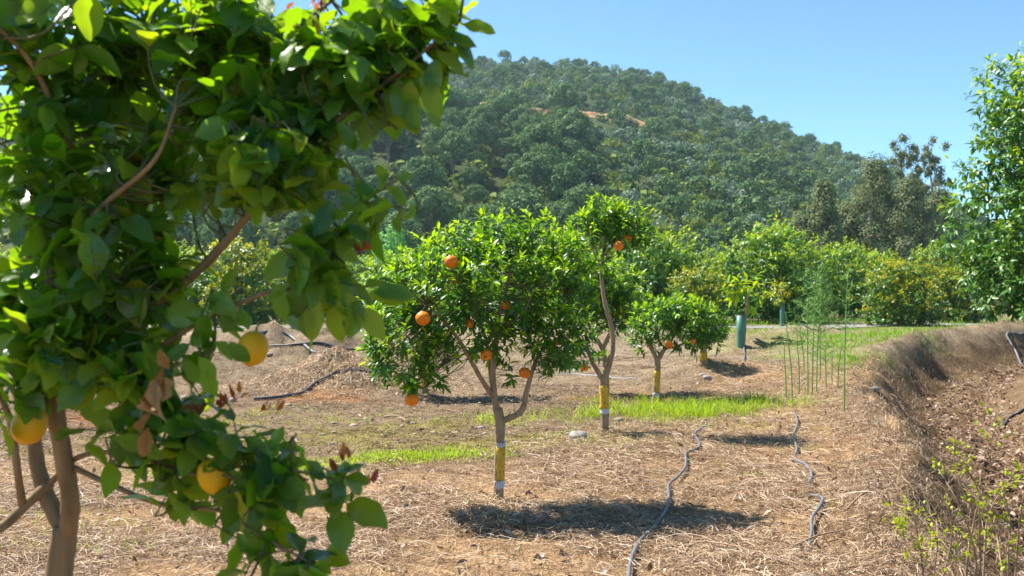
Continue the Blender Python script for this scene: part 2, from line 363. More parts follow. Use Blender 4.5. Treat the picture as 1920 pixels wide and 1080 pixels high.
def ditch(x, y):
    x = np.asarray(x, float).ravel(); y = np.asarray(y, float).ravel()
    d = np.empty(len(x)); rim = np.empty(len(x)); flo = np.empty(len(x))
    for a in range(0, len(x), 20000):
        xs = x[a:a+20000]; ys = y[a:a+20000]
        dx = xs[:, None]-EP[None, :, 0]; dy = ys[:, None]-EP[None, :, 1]
        q = dx*dx+dy*dy; j = q.argmin(1); i = np.arange(len(xs))
        sg = ET[j, 1]*dx[i, j]-ET[j, 0]*dy[i, j]
        d[a:a+20000] = np.sign(sg)*np.sqrt(q[i, j]); rim[a:a+20000] = EP[j, 2]; flo[a:a+20000] = EP[j, 3]
    return d, rim, flo
def gz(x, y, detail=True):
    sh = np.shape(x); x = np.asarray(x, float).ravel(); y = np.asarray(y, float).ravel()
    d, rim, flo = ditch(x, y)
    d = d + 0.5*fbm(x, y, 1.3, 3, 5) * sstep(3, 6, y) + 0.16*fbm(x, y, 0.3, 3, 8)
    top = rim*sstep(-5.5, -0.2, d)
    z = np.where(d < 0, top, rim + (flo-rim)*sstep(0, 0.85, d)**0.8)
    bank = np.where(d > 1.25, (0.12 + 0.35*rim - flo)*sstep(1.25, 2.7, d), 0)
    z = z + bank
    z = z + 0.06*np.exp(-((d+0.15)/0.25)**2)
    for mx, my, rx, ry, h in MOUNDS:
        q = ((x-mx)/rx)**2+((y-my)/ry)**2
        z = z + h*np.exp(-q*1.6)*(1+1.1*fbm(x, y, 0.5, 3, 21))
    z = z + 0.16*fbm(x, y, 3.5, 3, 2)*sstep(2, 9, y)
    if detail: z = z + 0.055*fbm(x, y, 0.45, 4, 3) + np.where((y > 12) & (y < 34) & (d < 0), 0.17*fbm(x, y, 0.8, 4, 33), 0) + np.where((d > 0) & (d < 1.2), 0.34*fbm(x, y, 0.45, 4, 44), 0)
    return z.reshape(sh)
def G(px, py, lift=0.0):
    "where the line of sight through a photo pixel meets the ground"
    Y = 3.0*np.exp(np.linspace(0, math.log(40), 900))
    r = np.stack([(px-W/2)/F*Y, Y, EYE-(py-H/2)/F*Y], 1)
    g = gz(r[:, 0], r[:, 1]); k = np.argmax(r[:, 2] < g)
    if r[k, 2] >= g[k]: k = len(Y)-1
    return np.array([r[k, 0], r[k, 1], g[k]+lift])

def graded(lo, hi, dlo, dhi, step, grow, maxstep):
    "fine between dlo and dhi, then coarser and coarser outward"
    a = list(np.arange(dlo, dhi, step)); s = step
    while a[-1] < hi: s = min(s*grow, maxstep); a.append(a[-1]+s)
    s = step; b = [dlo]
    while b[-1] > lo: s = min(s*grow, maxstep); b.append(b[-1]-s)
    return np.array(b[:0:-1] + a)
def heightfield(xs, ys, zf):
    X, Yg = np.meshgrid(xs, ys); Z = zf(X, Yg)
    v = np.stack([X, Yg, Z], -1).reshape(-1, 3); nx = len(xs); ny = len(ys)
    i, j = np.meshgrid(np.arange(ny-1), np.arange(nx-1), indexing='ij'); a = i*nx+j
    q = np.stack([a, a+1, a+nx+1, a+nx], -1).reshape(-1, 4)
    return v, q.ravel(), np.full(len(q), 4)

def straw_mask(x, y):
    d, _, _ = ditch(x, y); d = d.reshape(np.shape(x))
    lim = 8.4 + 1.6*sstep(-0.6, 1.5, x) + 5.5*sstep(1.4, 3.2, x) + 1.5*fbm(x, y, 1.5, 3, 61)
    m = 1 - sstep(lim-1.2, lim+0.8, y)
    return m*(1-sstep(-0.1, 0.5, d))
def soil_tint(x, y):
    d, rim, flo = ditch(x, y); n1 = fbm(x, y, 2.2, 4, 11); n2 = fbm(x, y, 0.7, 4, 12)
    col = lambda *c: np.array(c)[None, :]
    c = col(0.215, 0.162, 0.115)*np.ones((len(x), 1))                           # dry soil
    far = sstep(12, 17, y)[:, None]; c = c*(1-far) + far*col(0.255, 0.205, 0.155)
    st = straw_mask(x, y)[:, None]; c = c*(1-st) + st*col(0.33, 0.225, 0.14)
    mid = (sstep(7.6, 9, y)*(1-sstep(12.3, 14, y))*(1-sstep(1.0, 2.6, x)))
    red = (mid*sstep(0.04, 0.22, n1))[:, None]; c = c*(1-0.75*red) + 0.75*red*col(0.33, 0.125, 0.04)
    mos = (mid*sstep(0.0, 0.16, n2+0.3*fbm(x, y, 3, 2, 14)))[:, None]; c = c*(1-0.6*mos) + 0.6*mos*col(0.20, 0.19, 0.03)
    pale = np.exp(-(((x+2.3)/1.4)**2+((y-13.9)/0.9)**2)*1.3)[:, None]; c = c*(1-pale) + pale*col(0.52, 0.42, 0.31)
    dk = sstep(0.02, 0.22, fbm(x, y, 1.1, 4, 15))[:, None]*(1-far*.3); c = c*(1-.55*dk)+.55*dk*col(0.15, 0.10, 0.07)
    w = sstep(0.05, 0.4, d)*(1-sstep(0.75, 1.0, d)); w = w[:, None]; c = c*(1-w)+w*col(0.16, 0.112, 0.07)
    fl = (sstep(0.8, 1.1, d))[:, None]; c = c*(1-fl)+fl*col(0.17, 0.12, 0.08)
    gr = (sstep(25, 36, y)*sstep(-0.05, 0.15, n1))[:, None]; c = c*(1-0.7*gr)+0.7*gr*col(0.12, 0.19, 0.04)
    g2 = np.exp(-(((x-6.0)/2.2)**2+((y-18.5)/4.5)**2)*1.3)*sstep(-0.1, 0.15, n2)*(d < 0.2); g2 = g2[:, None]; c = c*(1-.7*g2)+.7*g2*col(0.16, 0.24, 0.04)
    wood = sstep(60, 90, y)[:, None]; c = c*(1-wood)+wood*col(0.09, 0.10, 0.04)
    return c
xs = graded(-800, 800, -4.2, 5.5, 0.055, 1.035, 60); ys = graded(-60, 850, 3.6, 13.0, 0.055, 1.03, 60)
v, lo, to = heightfield(xs, ys, lambda x, y: gz(x, y))
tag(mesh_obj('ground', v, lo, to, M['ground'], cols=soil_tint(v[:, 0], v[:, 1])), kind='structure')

def strip(name, pts, width, m, lift=0.02, n=160):
    p, r = catmull(np.array([(a, b, w_) for (a, b), w_ in zip(pts, width)]), np.zeros(len(pts)), 24)
    t = unit(np.gradient(p[:, :2], axis=0)); nn = np.stack([-t[:, 1], t[:, 0]], 1); k = np.linspace(-1, 1, 9)
    hw = p[:, 2]*(1+0.25*fbm(p[:, 0], p[:, 1], 2.0, 3, 71))
    xy = p[:, None, :2] + nn[:, None, :]*(k[None, :, None]*hw[:, None, None]/2)
    z = gz(xy[..., 0], xy[..., 1]) + lift
    vv = np.concatenate([xy, z[..., None]], -1).reshape(-1, 3); c = len(k); R = len(p)
    i, j = np.meshgrid(np.arange(R-1), np.arange(c-1), indexing='ij'); a = i*c+j
    q = np.stack([a, a+c, a+c+1, a+1], -1).reshape(-1, 4)
    return tag(mesh_obj(name, vv, q.ravel(), np.full(len(q), 4), m), kind='structure')
strip('gravel_path', [(-45, 37), (-20, 35.5), (-8, 34.5), (0, 34.5), (9, 35.5), (14, 37), (24, 40), (50, 47)], [2.6]*8, M['gravel'])
strip('gravel_track', [(-45, 45), (-22, 43), (-12, 42.5), (-5, 42.5), (2, 43)], [2.6, 2.6, 2.8, 2.6, 1.6], M['gravel'])

# hill: ridge 420 m away, foot at about 110 m
RU = (np.array([-700, 0, 300, 600, 850, 900, 1060, 1150, 1250, 1350, 1450, 1500, 1600, 1640, 1700, 1780, 1850, 2000, 2600])-960)/F
RZ = np.array([330, 180, 125, 112, 112, 102, 104, 118, 140, 182, 224, 250, 276, 300, 335, 375, 410, 455, 520])
RIDGE = 420.0
def hill_z(x, y):
    x = np.asarray(x, float); y = np.asarray(y, float); u = x/np.maximum(y, 40)
    top = (540-np.interp(u, RU, RZ))/F*RIDGE - 2.5
    t = (y-112)/(RIDGE-112)
    prof = np.where(t < 1, np.clip(t, -0.3, 1)**1 if False else np.sign(t)*np.abs(np.clip(t, -0.3, 1))**0.97, 1-0.35*(t-1)**1.3*np.sign(t-1))
    z = top*prof + (7*fbm(x, y, 60, 4, 81) + 2*fbm(x, y, 15, 3, 82))*sstep(0.02, 0.3, t)*(1-0.8*sstep(0.75, 1.0, t))
    sp = 9*np.exp(-(((x+38)/30)**2+((y-190)/55)**2))                          # a spur on the near slope
    return z + sp - 0.6
hx = np.linspace(-480, 480, 200); hy = np.concatenate([np.linspace(104, 440, 150), np.linspace(450, 800, 30)])
v, lo, to = heightfield(hx, hy, hill_z)
nn = fbm(v[:, 0], v[:, 1], 30, 4, 91)[:, None]; k = sstep(-0.1, 0.2, nn)
hc = np.array([[0.050, 0.078, 0.026]])*(1-k)+np.array([[0.095, 0.125, 0.036]])*k
tag(mesh_obj('hill', v, lo, to, M['hill'], cols=hc), kind='structure')
def HP(px, py):
    "line of sight through a pixel onto the hill"
    Y = np.linspace(115, 425, 1500); z = EYE-(py-540)/F*Y; x = (px-960)/F*Y; k = np.argmax(z < hill_z(x, Y))
    return np.array([x[k], Y[k], hill_z(x[k], Y[k])])
def bank_strip(name, pix, h, dep):
    p = np.array([HP(a, b) for a, b in pix]); p, _ = catmull(p, np.zeros(len(p)), 10)
    p[:, 1] = np.convolve(np.pad(p[:, 1], 8, 'edge'), np.ones(17)/17, 'valid'); hh = h*np.clip(.75+2.6*fbm(p[:, 0], p[:, 1], 7, 3, 5), .05, 1.6)*np.minimum(1, np.minimum(np.arange(len(p)), np.arange(len(p))[::-1])/12)
    rows = []
    for dy, f in ((-1.6, 0), (-.8, .12), (0, .45), (dep*.4, .8), (dep*.8, 1.0), (dep*1.3, 1.05), (dep+2.2, -.15)):
        yy = p[:, 1]+dy+.5*fbm(p[:, 0], p[:, 1]+dy*4, 2.5, 2, 6); rows.append(np.stack([p[:, 0], yy, hill_z(p[:, 0], yy)+.06+hh*.45*f*(1+.5*fbm(p[:, 0], yy, 1.5, 2, 7))], 1))
    vv = np.stack(rows, 1).reshape(-1, 3); c = len(rows); i, j = np.meshgrid(np.arange(len(p)-1), np.arange(c-1), indexing='ij'); a = i*c+j
    q = np.stack([a, a+c, a+c+1, a+1], -1).reshape(-1, 4)
    tag(mesh_obj(name, vv, q.ravel(), np.full(len(q), 4), M['ochre'], smooth=False), kind='structure'); return p
TR1 = bank_strip('dirt_track', [(825, 196), (850, 194), (900, 203), (950, 209), (1000, 216), (1050, 214), (1100, 219), (1150, 225), (1190, 231), (1222, 238)], 2.6, 1.6)
TR2 = bank_strip('dirt_track', [(1088, 172), (1097, 184), (1103, 198)], 1.0, 1.5)

# ------------------------------------------------------------------ fruit, trunks, crowns
def ball(mb, c, r, shape, rs, n=20, rings=14, axis=None, mi=0):
    "surface of revolution; shape(t) radius factor and height for t in 0..1"
    ax = unit(axis if axis is not None else np.array([0.1*(rs.rand()-.5), 0.1*(rs.rand()-.5), 1.0]))
    u = unit(np.cross(ax, [0.3, 0.9, 0.1])); w = np.cross(ax, u); vs = []; a = np.arange(n)*2*math.pi/n
    for i in range(rings+1):
        rr, hh = shape(i/rings)
        wob = 1+0.03*np.sin(2*a+rs.rand()*0.3+1.1)
        vs.append(c + ax*hh*r + (r*rr*wob)[:, None]*(np.cos(a)[:, None]*u + np.sin(a)[:, None]*w))
    i, j = np.meshgrid(np.arange(rings), np.arange(n), indexing='ij'); j2 = (j+1) % n
    q = np.stack([i*n+j, i*n+j2, (i+1)*n+j2, (i+1)*n+j], -1).reshape(-1, 4)
    mb.add(np.concatenate(vs), q.ravel(), np.full(len(q), 4), mi)
def s_orange(t):
    a = math.pi*t; return max(math.sin(a), 0.002), -math.cos(a)*0.95 - (0.06*math.exp(-((t-1)/0.09)**2))
def s_lemon(t):
    a = math.pi*t; r = math.sin(a)**0.85 if 0 < t < 1 else 0.002
    h = -math.cos(a)*1.18
    if t < 0.12: r = max(r*0.9, 0.14*math.sqrt(t/0.12)); h -= 0.10*(1-t/0.12)
    return max(r, 0.002), h
def add_fruit(kind, c, r, parent, loc, rs, tilt=0.2):
    mb = MB(); ax = np.array([tilt*(rs.rand()-.5)*2, tilt*(rs.rand()-.5)*2, 1.0])
    ball(mb, np.asarray(c), r, s_orange if kind == 'orange' else s_lemon, rs, 24, 18, ax)
    o = mb.build(kind, M[kind], parent, loc)
    sb = MB(); top = np.asarray(c)+unit(ax)*r*(0.9 if kind == 'orange' else 1.15)
    tube(sb, [top-unit(ax)*r*0.05, top+unit(ax)*r*0.35, top+unit(ax)*r*0.9+np.array([0.01, 0.01, 0])], [0.004*(r/0.04), 0.0025, 0.002], 6, 3)
    s = sb.build('stalk', M['twig'], o, loc); return o

def sample_lobes(rs, lobes, n, shell=0.55):
    "lobes: (cx,cy,cz, rx,ry,rz, weight)"
    L = np.array(lobes, float); w = L[:, 6]/L[:, 6].sum(); k = rs.choice(len(L), n, p=w)
    d = sphere_dir(rs, n); r = (shell + (1-shell)*rs.rand(n))[:, None]*(0.85+0.3*rs.rand(n, 1))
    return L[k, :3]+d*r*L[k, 3:6], d, k
def px_lobes(rows, sc=1.0):
    "(px, py, rpx, rpy, Y, depth radius, weight)"
    out = []
    for px, py, rx, ry, Y, rd, w in rows:
        c = P(px, py, Y); out.append((*c, rx/F*Y*sc, rd, ry/F*Y*sc, w))
    return out

def shoots(mb_leaf, mb_twig, rs, base, direc, n_leaf, length, leaf_len, width, tmpl, mat_of, limb_pts=None, droop=0.3, bend=(0.2, 0.7), fold=0.3, spread=1.0, wave=0.0, twig_r=0.0022, reach=0.45, jitter=0.25, link_frac=1.0):
    "leafy shoots: base points, growth direction, leaves set spirally along each"
    m = len(base); direc = unit(direc)
    allp = []; alld = []; alln = []; alll = []; allm = []
    for i in range(m):
        nl = max(2, int(n_leaf*(0.7+0.6*rs.rand()))); Ls = length*(0.6+0.8*rs.rand())
        d = direc[i]; u = unit(np.cross(d, rs.normal(size=3))); w = np.cross(d, u)
        tt = (np.arange(nl)+0.6+0.3*rs.rand(nl))/nl
        ph = np.arange(nl)*2.4+rs.rand()*6
        pts = base[i]+d*(tt*Ls)[:, None]
        out = np.cos(ph)[:, None]*u+np.sin(ph)[:, None]*w
        ld = unit(out*spread*(1.05-0.75*tt)[:, None] + d*(0.25+0.75*tt)[:, None] + np.array([0, 0, -droop]) + jitter*rs.normal(size=(nl, 3)))
        up = unit(d*0.8 - out*0.15 + np.array([0, 0, 0.9]) + 0.5*jitter*rs.normal(size=(nl, 3)))
        allp.append(pts); alld.append(ld); alln.append(up); alll.append(leaf_len*(0.65+0.55*rs.rand(nl))*(1.05-0.3*tt))
        allm.append(mat_of(i, tt, nl))
        if mb_twig is not None:
            tube(mb_twig, [base[i], base[i]+d*Ls*0.5, base[i]+d*Ls], [twig_r, twig_r*0.8, twig_r*0.5], 4, 1, 0, cap=False)
            if limb_pts is not None and rs.rand() < link_frac:
                q = np.sum((limb_pts-base[i])**2, 1); j = q.argmin()
                if q[j] < reach**2:
                    mid = (limb_pts[j]*0.5+base[i]*0.5)+rs.normal(size=3)*0.02*math.sqrt(q[j])*4 - d*0.1*math.sqrt(q[j])
                    tube(mb_twig, [limb_pts[j], mid, base[i]], [twig_r*1.8, twig_r*1.4, twig_r], 5, 3, 0, cap=False)
    p = np.concatenate(allp); d = np.concatenate(alld); n_ = np.concatenate(alln); l = np.concatenate(alll); mi = np.concatenate(allm)
    bd = bend[0]+(bend[1]-bend[0])*rs.rand(len(p))
    add_leaves(mb_leaf, p, d, n_, l, width*(0.85+0.3*rs.rand(len(p))), tmpl, fold, bd, mi, rs, wave)
    return p

def densify(polys, step=0.03):
    out = []
    for p in polys:
        p = np.asarray(p)
        for a, b in zip(p[:-1], p[1:]):
            n = max(2, int(np.linalg.norm(b-a)/step)); out.append(a+(b-a)*np.linspace(0, 1, n)[:, None])
    return np.concatenate(out)

# ------------------------------------------------------------------ lemon tree in front
def lemon_tree():
    rs = RS(11); base = np.array([P(70, 1500, 2.6)[0], 2.6, 0.0]); base[2] = gz(base[0], base[1])
    root = empty('lemon_tree', base, 'large lemon tree close to the camera with broad glossy leaves and ripe yellow lemons', 'tree')
    K = lambda rows: [P(a, b, y) for a, b, y in rows]
    limbs = [
        ([(base[0], base[1], base[2]-0.05)] + K([(88, 1250, 2.58), (108, 1090, 2.57), (124, 985, 2.56)]), [.046, .040, .034, .031]),
        (K([(124, 1000, 2.56), (88, 930, 2.58), (68, 860, 2.6), (62, 760, 2.62), (62, 600, 2.64), (58, 400, 2.6), (72, 200, 2.6), (60, 0, 2.6), (90, -180, 2.6)]), [.024, .021, .019, .018, .016, .014, .012, .01, .006]),
        (K([(126, 1000, 2.56), (132, 940, 2.52), (120, 860, 2.5), (104, 770, 2.48), (95, 640, 2.46), (98, 500, 2.45), (116, 395, 2.47), (150, 290, 2.52), (205, 190, 2.58), (265, 90, 2.6), (330, -100, 2.6)]), [.024, .023, .022, .021, .019, .016, .014, .012, .010, .008, .005]),
        (K([(96, 650, 2.46), (190, 605, 2.42), (300, 562, 2.38), (390, 490, 2.34), (480, 385, 2.3), (560, 290, 2.28), (650, 212, 2.26), (760, 125, 2.24), (862, 40, 2.22)]), [.014, .0125, .0115, .0105, .009, .007, .0055, .004, .002]),
        (K([(240, 690, 2.42), (300, 650, 2.36), (400, 590, 2.3), (510, 545, 2.24), (600, 520, 2.2), (640, 430, 2.18), (700, 365, 2.16), (748, 335, 2.15)]), [.008, .007, .006, .005, .0045, .004, .003, .002]),
        (K([(95, 905, 2.56), (150, 856, 2.5), (230, 850, 2.42), (330, 880, 2.34), (420, 900, 2.28), (520, 880, 2.24), (660, 905, 2.2)]), [.009, .007, .006, .0055, .005, .004, .002]),
        (K([(128, 872, 2.52), (200, 905, 2.45), (300, 945, 2.38), (420, 960, 2.3), (500, 1010, 2.24), (590, 1060, 2.2)]), [.008, .007, .006, .005, .004, .002]),
        (K([(-90, 1040, 2.5), (0, 990, 2.52), (45, 950, 2.55), (95, 905, 2.57)]), [.012, .013, .013, .014]),
        (K([(42, 948, 2.55), (32, 880, 2.5), (22, 800, 2.48), (0, 740, 2.45)]), [.011, .0095, .009, .007]),
        (K([(110, 470, 2.45), (200, 380, 2.3), (290, 300, 2.2), (330, 200, 2.2)]), [.009, .007, .005, .003]),
        (K([(140, 290, 2.48), (60, 120, 2.3), (-40, 20, 2.2)]), [.008, .006, .003]),
        (K([(280, 60, 2.5), (420, 60, 2.45), (560, 40, 2.4), (650, -20, 2.4)]), [.008, .006, .005, .003]),
        (K([(62, 620, 2.64), (0, 540, 2.5), (-80, 480, 2.4)]), [.009, .007, .004]),
        (K([(480, 385, 2.3), (440, 300, 2.2), (520, 240, 2.2)]), [.006, .005, .003]),
    ]
    tb = MB()
    for p, r in limbs: tube(tb, p, r, 12 if r[0] > .02 else 8, 6, 0, 0.10, rs)
    tb.build('trunk', M['bark_lemon'], root, base)
    lp = densify([p for p, r in limbs[1:]])
    lobes = px_lobes([  # px, py, rx, ry, Y, depth, weight
        (190, 130, 220, 170, 2.5, .38, 2.2), (-60, 200, 200, 260, 2.5, .45, .5), (200, 20, 250, 80, 2.4, .3, .9), (440, 5, 170, 50, 2.35, .2, .5), (40, 40, 120, 80, 2.4, .25, .45), (700, 20, 110, 40, 2.28, .12, .3), (430, 90, 200, 120, 2.45, .30, 1.7), (620, 90, 150, 90, 2.32, .22, 1.3),
        (770, 85, 110, 75, 2.26, .13, .52), (700, 165, 100, 50, 2.25, .12, .30), (150, 610, 130, 70, 2.36, .1, .8), (60, 720, 90, 40, 2.4, .1, .35), (275, 715, 60, 50, 2.34, .1, .28), (340, 705, 40, 40, 2.32, .08, .15), (830, 45, 50, 50, 2.24, .08, .26), (-60, -170, 230, 110, 2.5, .4, .8), (330, -60, 120, 40, 2.5, .2, .2),
        (90, 350, 190, 170, 2.5, .35, 1.6), (280, 310, 140, 100, 2.42, .28, .95), (520, 310, 85, 60, 2.25, .14, .4), (590, 235, 60, 45, 2.26, .12, .22),
        (70, 560, 170, 120, 2.5, .32, 1.7), (230, 550, 110, 95, 2.38, .2, .6), (120, 660, 140, 65, 2.42, .22, 1.0), (260, 650, 90, 70, 2.36, .16, .4),
        (600, 510, 75, 45, 2.2, .08, .32), (640, 440, 35, 35, 2.18, .05, .12), (590, 580, 50, 20, 2.18, .06, .06), (690, 375, 30, 28, 2.16, .04, .06),
        (430, 200, 120, 90, 2.35, .2, .6), (540, 190, 90, 60, 2.3, .15, .4), (500, 290, 95, 50, 2.2, .12, .62), (420, 320, 70, 50, 2.3, .15, .4), (300, 490, 80, 60, 2.38, .15, .4), (575, 320, 45, 30, 2.2, .06, .16), (180, 420, 150, 90, 2.4, .2, .7),
        (390, 600, 50, 45, 2.28, .1, .12), (400, 690, 40, 45, 2.28, .08, .08),
        (240, 790, 90, 60, 2.4, .15, .33), (350, 800, 90, 55, 2.32, .13, .35), (450, 830, 80, 50, 2.28, .12, .32), (330, 900, 100, 60, 2.34, .13, .34),
        (510, 890, 90, 50, 2.24, .11, .34), (620, 890, 55, 35, 2.2, .07, .14), (440, 960, 60, 35, 2.28, .08, .12), (480, 1030, 60, 45, 2.25, .08, .14), (570, 1065, 55, 35, 2.2, .07, .12)])
    base_p, d, k = sample_lobes(rs, lobes, 590, 0.2)
    gd = unit(d*0.8 + np.array([0.1, -0.1, 0.35]) + 0.5*rs.normal(size=d.shape))
    base_p = base_p - gd*0.13
    lf = MB(); tw = MB()
    high = (base_p[:, 2] > P(0, 160, 2.4)[2])
    def mo(i, tt, nl):
        y = rs.rand() < (0.42 if high[i] and base_p[i][0] > -1.0 else (0.22 if high[i] else 0.10))  # bright leaves commoner at upper right: sunlight put into the leaf colour
        return np.where((rs.rand(nl) < 0.04) | (y & (tt > 0.4)), 1, 0)
    shoots(lf, tw, rs, base_p, gd, 6, 0.14, 0.106, 0.265, T_NEAR, mo, lp, 0.35, (-0.2, 1.1), 0.30, 1.0, 0.16, 0.0022, 0.35, 0.3)
    hl = [(632, 560, 0, 1, .088), (600, 560, -.25, 1, .082), (668, 575, .75, .8, .085), (690, 552, 1, .05, .085), (650, 550, .5, .9, .07), (720, 345, -.2, -1, .045), (742, 338, .9, -.35, .035), (700, 372, -.6, -.7, .05), (735, 352, .5, .5, .045), (690, 395, -.9, -.3, .06),
          (770, 150, -.1, 1, .075), (790, 130, .5, .8, .08), (815, 95, .8, .5, .075), (830, 70, .9, .1, .07), (840, 60, .8, .6, .07), (740, 160, .2, 1, .07), (630, 230, .7, .7, .07), (545, 300, .8, .5, .1), (500, 300, -.7, .4, .11), (480, 310, -.8, .6, .1), (560, 320, .6, .9, .09), (520, 290, .1, .6, .1), (460, 320, -.9, .9, .09),
          (770, 185, .1, 1, .07), (800, 150, .3, 1, .08), (850, 75, .7, .7, .07), (865, 45, .9, .2, .07), (820, 110, -.2, 1, .075),
          (668, 385, -.6, -.5, .045), (680, 378, .5, -.7, .04), (655, 405, -1, -.1, .055), (648, 420, .8, .4, .06), (636, 440, -.9, .1, .06), (630, 455, .7, .7, .055), (622, 470, -.8, .5, .065), (612, 492, -.9, -.4, .06), (605, 510, .4, .9, .07), (598, 520, -.5, .9, .07), (712, 358, .2, -.9, .04), (725, 350, .9, .6, .045), (706, 370, .3, .9, .05), (664, 395, .2, 1, .06), (560, 530, -.2, 1, .07), (540, 535, -.9, .4, .06), (520, 545, .3, 1, .06), (440, 575, -.4, .9, .06), (415, 585, .5, .8, .06), (400, 640, .8, .5, .055), (372, 670, .7, .8, .055),
          (700, 548, 1, -.05, .08), (675, 560, -.3, 1, .08), (580, 575, -.1, 1, .08), (640, 545, -.8, -.2, .07), (465, 620, -.3, -1, .05), (430, 640, .6, .8, .06), (380, 690, .4, .9, .06)]
    q = np.array([P(a, b_, 2.14 if b_ > 330 else 2.2) for a, b_, *_ in hl]); dv = np.array([[a, -.25+.5*rs.rand(), -b_] for _, _, a, b_, _ in hl])
    add_leaves(lf, q, dv, np.column_stack([.4*rs.normal(size=len(q)), -.9*np.ones(len(q)), .5+.3*rs.rand(len(q))]), [h[4]*1.15 for h in hl], .26, T_NEAR, .25, .2+.6*rs.rand(len(q)), (rs.rand(len(q)) < .45).astype(int), rs, .14)
    lf.build('crown', [M['lemon_leaf'], M['lemon_young_sunlit']], root, base)
    tw.build('twig', M['twig'], root, base)
    for px, py, wpx, Y, tl in [(474, 653, 56, 2.26, .25), (55, 797, 62, 2.40, .5), (402, 893, 60, 2.26, .35), (125, 742, 44, 2.48, .3), (290, 440, 44, 2.45, .4), (583, 50, 36, 2.45, .4)]:
        add_fruit('lemon', P(px, py, Y), wpx/2/F*Y, root, base, rs, tl)
    wl_ = MB(); q = np.array([P(px, py, 2.2) for px, py in ((298, 655), (305, 690), (290, 712), (275, 730), (300, 745), (282, 775), (278, 800), (300, 700), (268, 745))])
    add_leaves(wl_, q, np.array([[rs.normal()*.35, rs.normal()*.3, -1] for _ in q]), rs.normal(size=q.shape)+np.array([0, -1, 0]), .045+.03*rs.rand(len(q)), 0.24, T_NEAR, 1.1, 1.3*rs.rand(len(q))-.3, 0, rs, 0.5)
    tag(wl_.build('withered_leaves', M['withered'], root, base), 'curled dead brown leaves')
    rl = MB(); pts = []; dd = []
    for px, py, n, Y in [(685, 470, 6, 2.17), (360, 770, 7, 2.3), (420, 760, 5, 2.28), (505, 770, 6, 2.24), (450, 745, 4, 2.26), (640, 870, 5, 2.2), (690, 905, 4, 2.2), (590, 20, 5, 2.4), (540, 25, 4, 2.4)]:
        for _ in range(n): pts.append(P(px+rs.normal()*9, py+rs.normal()*7, Y)); dd.append([rs.normal()*.7, rs.normal()*.6, .7+.5*rs.rand()])
    add_leaves(rl, np.array(pts), np.array(dd), rs.normal(size=(len(pts), 3)), .022+.02*rs.rand(len(pts)), 0.2, T_MID, 0.5, 0.6, 0, rs)
    tag(rl.build('young_leaves', M['red_leaf'], root, base), 'red young leaf tips')
    return root
lemon_tree()

# ------------------------------------------------------------------ orange trees
def orange_tree(seed, Y, base_px, limbs, lobes, n_shoot, fruits, bands, label, group='orange trees in the planted rows', tmpl=T_MID, leaf=0.076, young=0.36, mi_r=1.0):
    rs = RS(seed); b = G(*base_px); Y = b[1]
    root = empty('orange_tree', b, label, 'tree', group)
    polys = []; tb = MB()
    for rows, rad in limbs:
        p = [P(a, c, Y + (dy[0] if dy else 0)) for a, c, *dy in rows]
        tube(tb, p, rad, 12, 6, 0, 0.14, rs); polys.append(p)
    sleeves = []
    for y0, y1, x0, x1, r, m, nm in bands:
        mb = MB(); tube(mb, [P(x0, y0, Y), P((x0+x1)/2, (y0+y1)/2, Y), P(x1, y1, Y)], [r, r*1.0, r], 16, 4, 0, 0.03, rs)
        q = mb.v[-1]; q[:16, 2] += rs.normal(size=16)*.005; q[-16:, 2] += rs.normal(size=16)*.005
        sleeves.append((mb, nm, m))
    lp = densify(polys[1:] if len(polys) > 1 else polys)
    lb = px_lobes([(a, c, rx, ry, Y+dy, rd, w) for a, c, rx, ry, dy, rd, w in lobes])
    bp, d, k = sample_lobes(rs, lb, n_shoot, 0.62)
    zc = np.array(lb)[k, 2]
    gd = unit(d*0.75 + np.array([0, 0, 0.55]) + 0.35*rs.normal(size=d.shape))
    up = (bp[:, 2]-zc)/np.array(lb)[k, 5]
    lf = MB(); tw = tb; tb.n_bark = len(tb.t)
    def mo(i, tt, nl):
        y = rs.rand() < young*(0.55+0.75*max(-.5, up[i]))*2
        return np.where(y & (tt > 0.5), 1, 0)
    shoots(lf, tw, rs, bp, gd, 10, 0.10, leaf, 0.165, tmpl, mo, lp, 0.22, (0.0, 0.8), 0.35, 0.9, 0.0, 0.0018, 0.7, 0.28, 0.8)
    for i in range(tb.n_bark, len(tb.m)): tb.m[i][:] = 1
    tr = tb.build('trunk', [M['bark'], M['twig']], root, b)
    for mb, nm, m in sleeves: mb.build(nm, M[m], tr, b)
    lf.build('crown', [M['orange_leaf'], M['orange_young']], root, b)
    for px, py, dpx, dy in fruits:
        add_fruit('orange', P(px, py, Y+dy), dpx/2/F*(Y+dy), root, b, rs)
    return root
r_ = lambda px, Y: px/2/F*Y
